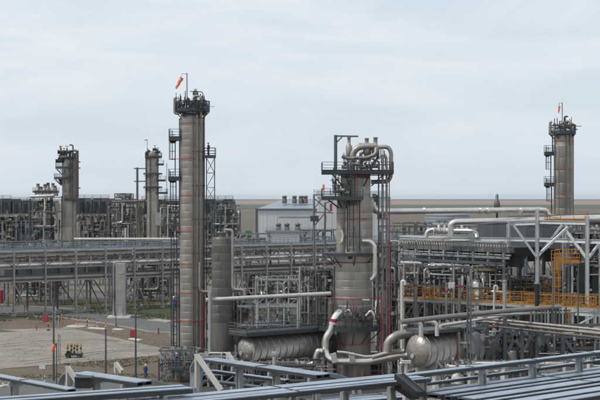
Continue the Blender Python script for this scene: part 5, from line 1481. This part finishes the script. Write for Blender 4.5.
for a, b_ in (((487, 322), (487, 362)), ((505, 318), (505, 362)), ((537, 320), (537, 362)), ((522, 322), (522, 362)), ((563, 335), (563, 360)), ((472, 330), (472, 362))):
    q = MB(); q.ibeam((W(*b_, 167).x, 167, 0), W(*a, 167), .42, .42, up=YY); part('post', q, M['steel_blue'], t)
for a, b_ in (((489, 352), (503, 330)), ((507, 326), (521, 347)), ((524, 350), (536, 328)), ((539, 330), (553, 352)), ((520, 326), (508, 352)), ((475, 334), (486, 350)), ((565, 340), (577, 356))):
    q = MB(); q.beam(W(*a, 167), W(*b_, 167), .36); part('brace', q, M['steel_blue'], t)
for py in (327, 338, 350):
    q = MB(); q.beam(W(466, py, 168), W(600, py - 2, 168), .25, .35); part('beam', q, M['steel_brown'], t)
q = MB(); q.tube([W(541, 345, 165), W(541, 333, 165), W(545, 328, 165)], .45, 10); part('duct', q, M['steel_blue'], t)

# dense process clutter -- each frame is one thing, its members and pipes are parts
dk5 = ('dark', 'black', 'steel', 'white_pipe', 'silver', 'steel_brown', 'tan', 'dark', 'silver')
CL = (
 ('pipe frame in front of the long rack between the plain column and the valve manifold', 256, 300, 276, 306, 214, 5, 3, 60, 16, 217, ('silver_dull', 'white_pipe', 'steel', 'clad_dark', 'silver', 'dark'), 'steel_pale', (.07, .2), 5),
 ('tight pipe bundle between the plain column and the start of the long drum', 233, 247, 288, 345, 186, 3, 2.5, 30, 10, 218, ('silver_dull', 'white_pipe', 'steel', 'clad_dark', 'dark'), 'steel', (.06, .14), 3),
 ('pipe manifold frame with many valves between the long drum and the fat column', 300, 334, 266, 332, 186, 5, 3.5, 70, 20, 201, ('silver_dull', 'steel', 'clad_dark', 'steel_brown', 'white_pipe', 'dark'), 'steel', (.06, .16), 4),
 ('narrow pipe frame hugging the right side of the fat column above its foot', 377, 400, 240, 345, 190, 3, 3, 60, 16, 202, dk5, 'steel', (.07, .18), 6),
 ('crowded dark pipe frame behind the left end of the orange walkway', 392, 424, 262, 318, 203, 4, 5, 100, 18, 203, dk5, 'steel_brown', (.08, .22), 4),
 ('crowded dark pipe frame behind the orange walkway below the air cooler', 424, 466, 263, 318, 200, 4, 5, 130, 24, 204, dk5, 'steel', (.08, .22), 4),
 ('crowded dark pipe frame behind the orange walkway at the right end of the air cooler', 466, 507, 265, 320, 198, 4, 5, 130, 24, 205, dk5, 'steel_brown', (.08, .22), 4),
 ('rusty tan and dark pipe frame behind the V-braced steel frame', 508, 552, 276, 322, 204, 4, 5, 120, 24, 206, ('tan', 'dark', 'steel', 'silver_dull', 'orange', 'black', 'steel_brown'), 'steel', (.08, .2), 4),
 ('tall frame of grey pipes at the right edge behind the orange walkway', 566, 612, 226, 322, 197, 4, 4, 120, 22, 207, ('silver_dull', 'white_pipe', 'dark', 'steel', 'black', 'steel_blue', 'clad_dark'), 'steel', (.08, .24), 6),
 ('pipe rig on the silver drum between the fat column and the dark drum', 441, 474, 322, 352, 163, 3, 3, 46, 14, 208, ('silver_dull', 'steel', 'white_pipe', 'clad_dark', 'steel_blue'), 'steel_pale', (.05, .12), 3),
 ('dark pump clutter under the orange walkway right of the dark drum', 484, 530, 330, 366, 172, 4, 5, 80, 14, 209, dk5, 'steel_blue', (.08, .22), 3),
 ('dark pump clutter under the pale girder at the right edge', 530, 612, 332, 366, 170, 5, 5, 90, 16, 210, dk5, 'steel_blue', (.08, .22), 3),
 ('dark pump and pipe clutter at the foot of the fat column', 334, 402, 352, 386, 184, 5, 4, 70, 18, 211, ('silver_dull', 'dark', 'steel', 'clad_dark', 'silver', 'black'), 'steel', (.07, .2), 3),
 ('low pipe clutter under the long silver drum', 236, 322, 360, 388, 172, 6, 4, 80, 22, 212, ('silver_dull', 'dark', 'steel', 'clad_dark', 'black', 'steel_brown'), 'steel', (.07, .18), 3),
 ('pipe clutter in front of the plain short column beside the valve platform', 196, 236, 352, 388, 178, 4, 3, 44, 14, 213, ('silver_dull', 'dark', 'steel', 'clad_dark', 'white_pipe', 'black'), 'steel_pale', (.06, .15), 3),
 ('thin frame of pipes and posts rising from the deck over the long silver drum', 238, 300, 302, 336, 184, 5, 3, 26, 8, 214, ('silver_dull', 'steel', 'steel_pale', 'clad_dark'), 'steel_pale', (.06, .13), 0),
 ('dark pipe clutter under the red-lined silver drum', 400, 470, 362, 390, 165, 5, 4, 50, 10, 215, dk5, 'steel', (.08, .2), 2),
 ('long low pipe clutter glimpsed under the zinc trays at lower right', 440, 640, 362, 392, 140, 8, 6, 80, 16, 216, ('white_pipe', 'steel_brown', 'steel', 'tan', 'dark'), 'steel', (.08, .2), 2),
)
for lab, a, b_, y0, y1, Y, nx, dep, n, nv, seed, mats, pm, rr, vs in CL:
    s = F / Y; c = W((a + b_) / 2, 0, Y)
    t = skid('pipework', lab, 'pipework', c, (b_ - a) / s, dep, max(.2, W(0, y1, Y).z), W(0, y0, Y).z, seed, n, nv, (nx, 2), ((.35, .9) if y1 - y0 < 40 else (.3, .6, .95)), pm, mats, rr, XX, False, vs, fine=n)
# blocks of dark equipment inside those frames, black ones added to deepen shaded gaps
rng = random.Random(12)
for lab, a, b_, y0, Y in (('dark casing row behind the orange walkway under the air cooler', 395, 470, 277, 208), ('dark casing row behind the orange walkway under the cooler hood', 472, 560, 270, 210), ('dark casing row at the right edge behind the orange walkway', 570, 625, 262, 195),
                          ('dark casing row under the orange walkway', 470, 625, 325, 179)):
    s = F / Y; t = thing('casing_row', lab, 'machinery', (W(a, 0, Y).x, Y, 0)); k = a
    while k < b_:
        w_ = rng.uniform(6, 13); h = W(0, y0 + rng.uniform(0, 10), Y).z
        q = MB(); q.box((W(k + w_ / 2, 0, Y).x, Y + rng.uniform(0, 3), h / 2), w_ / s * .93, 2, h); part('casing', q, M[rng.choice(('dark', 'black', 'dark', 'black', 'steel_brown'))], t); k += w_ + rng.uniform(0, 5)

# ------------------------------------------------------------------ left yard: lamps, bollards, cart, boxes
def lamp(label, px, py_top, py_foot, arm=True, wd=.2):
    p = G(px, py_foot); s = F / p.y; h = (py_foot - py_top) / s
    t = thing('lamp_post', label, 'lamp post', (p.x, p.y, 0))
    q = MB(); q.tube([(p.x, p.y, 0), (p.x, p.y, h * .5), (p.x, p.y, h)], [wd * .75, wd * .6, wd * .45], 10); part('pole', q, M['steel_blue'], t)
    q = MB(); q.lathe((p.x, p.y, 0), [(.3, 0), (.3, .06), (.18, .08), (.16, .5)], 10); part('foot', q, M['steel_dark'], t)
    if arm:
        q = MB(); q.tube(bend([Vector((p.x, p.y, h)), Vector((p.x + .05, p.y, h + .35)), Vector((p.x + .5, p.y, h + .5))], .3), .06, 8); part('arm', q, M['steel_blue'], t)
        q = MB(); q.obox(Vector((p.x + .55, p.y, h + .5)), Vector((.36, 0, .14)), Vector((0, .17, 0)), Vector((-.03, 0, .09))); part('lamp_head', q, M['black'], t)
        q = MB(); q.obox(Vector((p.x + .57, p.y, h + .4)), Vector((.28, 0, .11)), Vector((0, .12, 0)), Vector((-.01, 0, .02))); part('lens', q, M['white'], t)
lamp('slim blue-grey lamp post with a hooked dark lamp head beside the gravel lot', 135.6, 314, 379)
lamp('bare blue-grey post standing on the gravel lot edge, middle of the three tall posts', 105.7, 329, 382, False)
lamp('tall bare blue-grey post at the left behind the small orange windsock', 53.6, 298, 382, False)
lamp('slim grey post with dark head near the road beside the white shaft', 116, 311, 327, False, .12)
t = windsock(56.5, G(53, 384).y - 1, 343, 384, 'small orange windsock on a low pole over the gravel lot', ((54.8, 344), (52, 351.5)), sz=.9)

# barrier cart
p = G(74, 358.5); s_ = F / p.y
t = thing('barrier_cart', 'dark trolley carrying yellow striped barrels, standing alone on the pale gravel lot', 'trolley', (p.x, p.y, 0))
q = MB(); q.box((p.x, p.y, .62), 2.5, 1.3, .28); part('bed', q, M['black'], t)
for sx in (-.85, .85):
    for sy in (-.6, .6):
        q = MB(); q.lathe((p.x + sx, p.y + sy - .1, .3), [(.3, 0), (.3, .2)], 14, YY); w_ = part('wheel', q, M['black'], t)
        q = MB(); q.lathe((p.x + sx, p.y + sy - .12, .3), [(.12, 0), (.12, .24)], 10, YY); part('hub', q, M['steel'], w_)
q = MB(); q.box((p.x - .8, p.y - .2, .95), .55, .6, .36); part('crate', q, M['dark'], t)
q = MB(); q.box((p.x + .75, p.y - .3, .95), .7, .5, .36); part('crate', q, M['steel_pale'], t)
for i, x in enumerate((-1.0, -.45, 0, .42, .98)):
    for k in range(5):
        q = MB(); q.lathe((p.x + x, p.y + .2 + (i % 2) * .1, .78 + k * .29), [(.14, 0), (.14, .288)], 12); part('barrel_band', q, M['yellow' if (k + i) % 2 else 'black'] if k < 4 else M['yellow'], t)
q = MB(); q.beam((p.x - 1.1, p.y - .05, 1.5), (p.x + 1.1, p.y - .05, 1.5), .06); q.beam((p.x - 1.1, p.y - .05, 1.9), (p.x + 1.1, p.y - .05, 1.9), .06); part('rail', q, M['steel'], t)

# striped bollards
def bollard(px, py0, py1, cols, label):
    p = G(px, py1); h = (py1 - py0) * p.y / F
    t = thing('striped_bollard', label, 'bollard', (p.x, p.y, 0), 'striped bollards beside the road and the lot')
    n = max(4, round(h / .33))
    for k in range(n):
        q = MB(); q.lathe((p.x, p.y, h * k / n), [(.10, 0), (.10, h / n)], 10); part('stripe', q, M[cols[k % len(cols)]], t)
    q = MB(); q.lathe((p.x, p.y, h), [(.13, 0), (.07, .06)], 10); part('cap', q, M[cols[0]], t)
BL = [(78, 318, 327, ('red', 'yellow'), 'red and yellow bollard on the long white kerb, leftmost of that kerb row'),
      (87, 319, 328, ('yellow', 'black'), 'yellow and black bollard between the two long white kerbs'),
      (97.5, 320, 329, ('red', 'white'), 'red and white bollard at the middle of the white kerb row'),
      (105.8, 321.5, 330.5, ('yellow', 'red', 'white'), 'striped bollard at the right end of the white kerb row'),
      (48.3, 320, 331, ('red', 'yellow', 'black'), 'striped bollard in a dark base just under the red cabinet by the road'),
      (61.5, 314, 324, ('red', 'yellow'), 'red and yellow bollard right of the red cabinet by the road'),
      (36.5, 326, 331, ('red',), 'short plain red bollard at the top edge of the gravel lot'),
      (24.5, 303, 314, ('red', 'orange'), 'thin orange-red bollard at the far left under the pipe rack'),
      (45, 375, 384, ('red', 'white'), 'red and white bollard beside the small sign at lower left'),
      (158.5, 328, 335, ('red', 'black'), 'red and black bollard beside the red box next to the tallest column'),
      (3, 377, 387, ('red', 'white'), 'red and white bollard leftmost at the lower left corner'),
      (19, 376, 386, ('red', 'yellow'), 'red and yellow bollard standing on the lower left white kerb')]
for b in BL: bollard(*b)
q = MB(); p = G(48.3, 331.5); q.lathe((p.x, p.y, 0), [(.36, 0), (.3, .35), (.22, .4)], 12); solo('bollard_base', q, M['black'], 'dark tub at the foot of the bollard under the red cabinet', 'base', (p.x, p.y, 0))
def kerbstone(label, a, b_, w_=1.0, h=.28, m='kerb'):
    A, B = G(*a), G(*b_); d = (B - A).normalized(); n = max(1, round((B - A).length / 1.4))
    t = thing('concrete_barrier', label, 'barrier', A)
    for k in range(n):
        q = MB(); c = A.lerp(B, (k + .5) / n); q.obox(c + ZZ * h / 2, d * ((B - A).length / n / 2 - .03), ZZ.cross(d) * w_ / 2, ZZ * h / 2); part('block', q, M[m], t)
kerbstone('long white concrete block row, left one by the road', (67, 327.3), (85, 327.6))
kerbstone('long white concrete block row, middle one by the road', (89, 329), (106, 330))
kerbstone('short white concrete block row right of the bollards', (114, 330.2), (123, 330.8))
kerbstone('white concrete blocks along the lower left path', (0, 388), (27, 384), .6)
kerbstone('pale broken slab lying on the verge left of the tallest column', (152, 321), (172, 323), 2.5, .3, 'concrete')
kerbstone('white concrete block at the foot of the red box next to the tallest column', (130, 340), (141, 341.5), .8, .3)
for i, (x0, x1, y0, y1, lab) in enumerate(((43.3, 47.6, 315, 322, 'red cabinet on legs beside the road at left'), (130.3, 135.2, 330, 337.3, 'red box standing on the dirt left of the tallest column'), (-6, 2.5, 290, 303, 'dark red container cut off by the left edge'))):
    p = G((x0 + x1) / 2, y1 + .6); s_ = F / p.y
    t = thing('red_cabinet', lab, 'cabinet', (p.x, p.y, 0)); w_ = (x1 - x0) / s_; h = (y1 - y0) / s_
    q = MB(); q.box((p.x, p.y, h / 2 + .12), w_, w_ * .7, h); part('body', q, M['red'], t)
    q = MB(); q.box((p.x, p.y - w_ * .35 - .02, h / 2 + .12), w_ * .86, .04, h * .88); d_ = part('door', q, M['red'], t)
    q = MB(); q.box((p.x + w_ * .34, p.y - w_ * .35 - .06, h / 2 + .1), .04, .05, .2); part('handle', q, M['steel'], d_)
    q = MB(); q.box((p.x, p.y, .06), w_ * .9, w_ * .6, .12); part('plinth', q, M['concrete'], t)
q = MB(); p = G(31.3, 296); q.lathe((p.x, p.y, 0), [(.75, 0), (.75, 2.4), (.5, 2.8), (.1, 2.9)], 14); solo('green_tank', q, M['green'], 'dark green upright tank seen through the pipe rack at left', 'tank', (p.x, p.y, 0))
t = thing('notice_board', 'small white notice board on a post with a white box at its foot, lower left', 'sign', G(42.3, 389))
p = G(42.3, 389); s_ = F / p.y
q = MB(); q.tube([p, p + ZZ * 2.9], .07, 8); part('post', q, M['steel_pale'], t)
q = MB(); q.box(p + ZZ * 2.75 - YY * .1, .75, .05, .5); part('board', q, M['white'], t)
q = MB(); q.box(p + ZZ * .45, .5, .4, .9); part('box', q, M['kerb'], t)
t = thing('goal_frame', 'thin rusty pipe goal frame standing on the gravel lot near the windsock', 'frame', G(60, 365))
p = G(60, 365); q = MB(); q.tube([p, p + ZZ * 4.2], .05, 6); part('post', q, M['steel_brown'], t); q = MB(); q.tube([p + ZZ * 4.2, p + ZZ * 4.2 - XX * .6 + YY * 2], .05, 6); part('cross_bar', q, M['steel_brown'], t)
q = MB(); q.tube([p - XX * .6 + YY * 2, p + ZZ * 4.2 - XX * .6 + YY * 2], .05, 6); part('post', q, M['steel_brown'], t)
# small standing posts and valves along the road under the rack
rng = random.Random(15)
for i, (px, py, h) in enumerate(((55, 325, 2.4), (58.5, 327, 2.0), (53, 321, 1.8))):
    p = G(px, py); q = MB(); q.tube([p, p + ZZ * h], .1, 8); q.lathe(p + ZZ * h, [(.16, 0), (.05, .12)], 8)
    solo('marker_post', q, M['steel_pale'], ('pale marker post right of the red cabinet, nearest to it', 'pale marker post farthest from the red cabinet', 'pale marker post behind the other two by the red cabinet')[i], 'post', p)

# ------------------------------------------------------------------ foreground zinc cable trays
def tray(label, a, b_, Z, strips, side=.16, seg=2.4, posts=(), ztop_gap=0.0, post_z=0.0, brk=None, hump=None):
    """covered cable tray; a, b_ = its far edge; strips = [(offset, width)] measured towards the camera"""
    A, B = G(*a, Z), G(*b_, Z); d = (B - A).normalized(); nn = Vector((d.y, -d.x, 0))
    if nn.y > 0: nn = -nn
    L_ = (B - A).length
    strips = [(o_ * .58, w_ * .58) for o_, w_ in strips]; side *= .36
    t = thing('cable_tray', label, 'cable tray', (A.x, A.y, 0))
    rg = random.Random(len(label))
    for (off, w_) in strips:
        n = max(1, round(L_ / seg))
        for k in range(n):
            c = A + d * (L_ * (k + .5) / n) + nn * (off + w_ / 2)
            tilt = rg.uniform(-.006, .006)
            q = MB(); q.obox(c + ZZ * -.012 + ZZ * rg.uniform(-.002, .002), d * (L_ / n / 2 - .006), nn * (w_ / 2) + ZZ * tilt, ZZ * .012); part('cover', q, M['tray'], t)
        for e in (off + .02, off + w_ - .02):
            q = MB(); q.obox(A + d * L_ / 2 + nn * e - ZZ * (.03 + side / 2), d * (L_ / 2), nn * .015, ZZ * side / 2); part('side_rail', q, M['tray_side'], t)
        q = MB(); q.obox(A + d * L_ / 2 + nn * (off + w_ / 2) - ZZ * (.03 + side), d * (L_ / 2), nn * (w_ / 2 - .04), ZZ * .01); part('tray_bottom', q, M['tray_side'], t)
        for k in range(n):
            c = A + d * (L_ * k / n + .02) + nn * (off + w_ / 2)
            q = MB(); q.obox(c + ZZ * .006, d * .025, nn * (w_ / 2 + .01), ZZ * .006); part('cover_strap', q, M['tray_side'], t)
    o0 = strips[0][0]; o1 = strips[-1][0] + strips[-1][1]
    for k in posts:
        c = A + d * (L_ * k)
        q = MB(); q.beam(c + nn * (o0 - .1) - ZZ * (side + .1), c + nn * (o1 + .05) - ZZ * (side + .1), .08, .12); part('cross_arm', q, M['steel_pale'], t)
        q = MB(); c2 = c + nn * (o0 + (o1 - o0) * .5) - ZZ * (side + .16); q.ibeam(Vector((c2.x, c2.y, post_z)), c2, .16, .16, up=d); part('post', q, M['steel_pale'], t)
    if hump:   # the far end bends down away from the camera
        for (off, w_) in strips:
            P0 = A + nn * (off + w_ / 2); prev = P0
            for k in range(1, 6):
                an = k / 5 * R(80); rr = .55
                cur = P0 - d * rr * math.sin(an) - ZZ * rr * (1 - math.cos(an))
                q = MB(); q.beam(prev, cur, w_, .03); part('bend_cover', q, M['tray'], t); prev = cur
            q = MB(); q.beam(prev, prev - ZZ * 1.6, w_, .03, up=ZZ); part('bend_cover', q, M['tray'], t)
    return A, d, nn, L_
tray('long narrow zinc cable tray running to the right edge, farthest back of the trays', (396, 374.6), (640, 345.5), 19.4, ((0, .46),), .2, 2.6, (.08, .3, .5, .7, .9))
tray('wide double zinc cable tray across the bottom middle, ending at the dark cowl', (118, 400.5), (402, 373.3), 19.4, ((0, .7), (1.0, .55), (1.75, .25)), .22, 4.8, (.12, .42, .72, .9))
tray('wide double zinc cable tray at the bottom left corner, ending left of the pale bracket', (-14, 397.5), (181, 384.3), 19.6, ((0, .5), (.75, .5)), .26, 4.8, (.35, .85))
tray('thin zinc cable tray running to the right between the back tray and wide trays', (412, 384), (640, 353.5), 19.05, ((0, .22),), .14, 2.6, (.1, .3, .5, .7, .9))
tray('broad bank of zinc cable trays at the bottom right corner', (416, 391.5), (640, 361.5), 18.9, ((0, .4), (.7, .7), (1.75, .4), (2.5, .8), (3.75, .35), (4.5, .8), (5.7, .5)), .22, 5.2, (.12, .4, .6, .75, .92))
tray('humped zinc cable tray running down to the right, uppermost left of centre', (214, 357.3), (330, 373.4), 19.2, ((0, .42), (.48, .40)), .2, 2.4, (.3, .62, .95), hump=True)
tray('lower zinc cable tray under the humped one, left of centre', (213, 369.5), (290, 379.3), 18.75, ((0, .34),), .16, 2.4, (.4, .8), hump=True)
tray('lowest short zinc cable tray under the humped ones, left of centre', (212, 379.5), (262, 386), 18.5, ((0, .3),), .16, 2.4, (.5,), hump=True)
tray('humped zinc cable tray at the lower left ending in a sloping plate', (84, 371.0), (152, 380.5), 19.3, ((0, .42), (.48, .38)), .2, 2.4, (.3, .8), hump=True)
tray('lone narrow zinc cable tray entering from the left edge', (-16, 371.2), (76, 388.3), 19.5, ((0, .42),), .14, 2.4, (.4,))
# lower, shaded tier of trays under the bank
for i, (a, b_, z, n_, lab) in enumerate((((300, 399), (640, 372), 18.0, 3, 'darker lower tier of cable trays glimpsed below the broad bank at lower right'), ((205, 397), (420, 379), 18.2, 2, 'darker lower tier of cable trays under the wide tray at bottom middle'))):
    tray(lab, a, b_, z, tuple((k * .7, .5) for k in range(n_)), .2, 2.6, (.1, .35, .6, .85))
# short uprights between the back tray and the broad bank
t = thing('tray_stands', 'row of short pale stands between the back tray and the broad tray bank', 'stands', G(500, 384, 18.7) * 1)
for px, py in ((406, 388), (436, 384), (471, 380), (505, 376.2), (536, 373), (566, 369.5), (590, 366.5)):
    p = G(px, py - 6, 19.0)
    q = MB(); q.beam(p - ZZ * .5, p + ZZ * .12, .12, .16); q.box(p + ZZ * .14, .3, .2, .03); part('stand', q, M['white_pipe'], t)
# sloping end plates
for i, (a, c_, Z0, Z1, w_, lab) in enumerate((((327, 373), (346, 379.5), 19.2, 18.95, .75, 'sloping zinc end plate right of the upper humped tray'), ((137, 379), (166, 386), 19.28, 18.9, .85, 'sloping zinc end plate at the lower left tray'))):
    A, B = G(*a, Z0), G(*c_, Z1); d = (B - A).normalized(); nn = Vector((d.y, -d.x, 0)).normalized()
    q = MB(); q.obox((A + B) / 2, (B - A) / 2, nn * w_ / 2, ZZ * .015); solo('end_plate', q, M['tray'], lab, 'plate', A)
# dark bent cowl
t = thing('dark_cowl', 'black bent cable cowl slanting down between the tray ends, right of centre', 'cowl', G(408, 388, 19.2))
for k, (a, b_) in enumerate((((399, 376.5), (421, 394.5)), ((399, 387), (414, 397)))):
    A = G(*a, 19.55 - k * .3); B = G(*b_, 19.2 - k * .3); d = (B - A).normalized(); nn = Vector((d.y, -d.x, 0)).normalized() * (-1)
    q = MB(); q.obox((A + B) / 2, (B - A) / 2, nn * .15, ZZ * .06); part('duct', q, M['black'], t)
    q = MB(); q.obox((A + B) / 2 + ZZ * .075 - nn * .12, (B - A) / 2, nn * .02, ZZ * .012); q.obox((A + B) / 2 + ZZ * .075 + nn * .12, (B - A) / 2, nn * .02, ZZ * .012); part('edge_strip', q, M['tray_side'], t, stuff=True)
q = MB(); A = G(84, 382.5, 19.2); q.box(A, .42, .4, .26); q.box(A + ZZ * .14, .46, .44, .02)
solo('dark_box', q, M['black'], 'black box under the start of the humped tray at lower left', 'box', A)
# pale brackets
def bracket(label, a, top, foot, Y):
    A, T, B = W(*a, Y), W(*top, Y), W(*foot, Y - .35)
    t = thing('bracket', label, 'bracket', A)
    q = MB(); q.beam(A, T, .09, .1); part('upright', q, M['white_pipe'], t)
    q = MB(); q.beam(T + ZZ * .02 - YY * .05, B, .08, .12); part('strut', q, M['white_pipe'], t)
    q = MB(); q.box(T + ZZ * .02, .14, .14, .03); part('cap', q, M['white_pipe'], t)
bracket('tall pale angle bracket with a long strut in front of the tallest column foot', (197, 388), (197, 356), (221, 390.5), 35.5)
bracket('pale angle bracket with a strut at the lower left, by the black box', (68, 389), (68, 368), (80.5, 387.5), 36.5)
bracket('small pale bracket poking up behind the lower left humped tray', (116, 373), (116, 364), (122, 372), 40.5)
bracket('small pale bracket poking up behind the upper humped tray', (228, 361), (228, 354.5), (240, 371), 42.5)
for i, (px, y0, y1, Y, lab) in enumerate(((274, 353.5, 364, 44, 'short pale pipe stub standing behind the upper humped tray'), (406, 362, 373, 43.5, 'short pale stub with a flat cap standing behind the back tray'))):
    q = MB(); q.tube([W(px, y1 + 8, Y), W(px, y0 + .8, Y)], .05, 8); q.box(W(px, y0, Y), .3 if i else .14, .16, .09); solo('pipe_stub', q, M['white_pipe'], lab, 'stub', W(px, y1 + 8, Y))

# ------------------------------------------------------------------ air
hz = MB(); hz.box((0, 8100, 20.0), 18400, 16900, 42.5)
hm = bpy.data.materials.new('haze'); hm.use_nodes = True
hn = hm.node_tree; hn.nodes.clear()
ho = hn.nodes.new('ShaderNodeOutputMaterial'); hp_ = hn.nodes.new('ShaderNodeVolumePrincipled')
hp_.inputs['Color'].default_value = (0.80, 0.88, 0.95, 1); hp_.inputs['Density'].default_value = 0.00005
hp_.inputs['Anisotropy'].default_value = 0.1
hn.links.new(hp_.outputs[0], ho.inputs['Volume'])
ho_ = struct('haze', hz, hm, 'stuff')
ho_['label'] = 'thin pale haze lying over the plain'; ho_['category'] = 'haze'
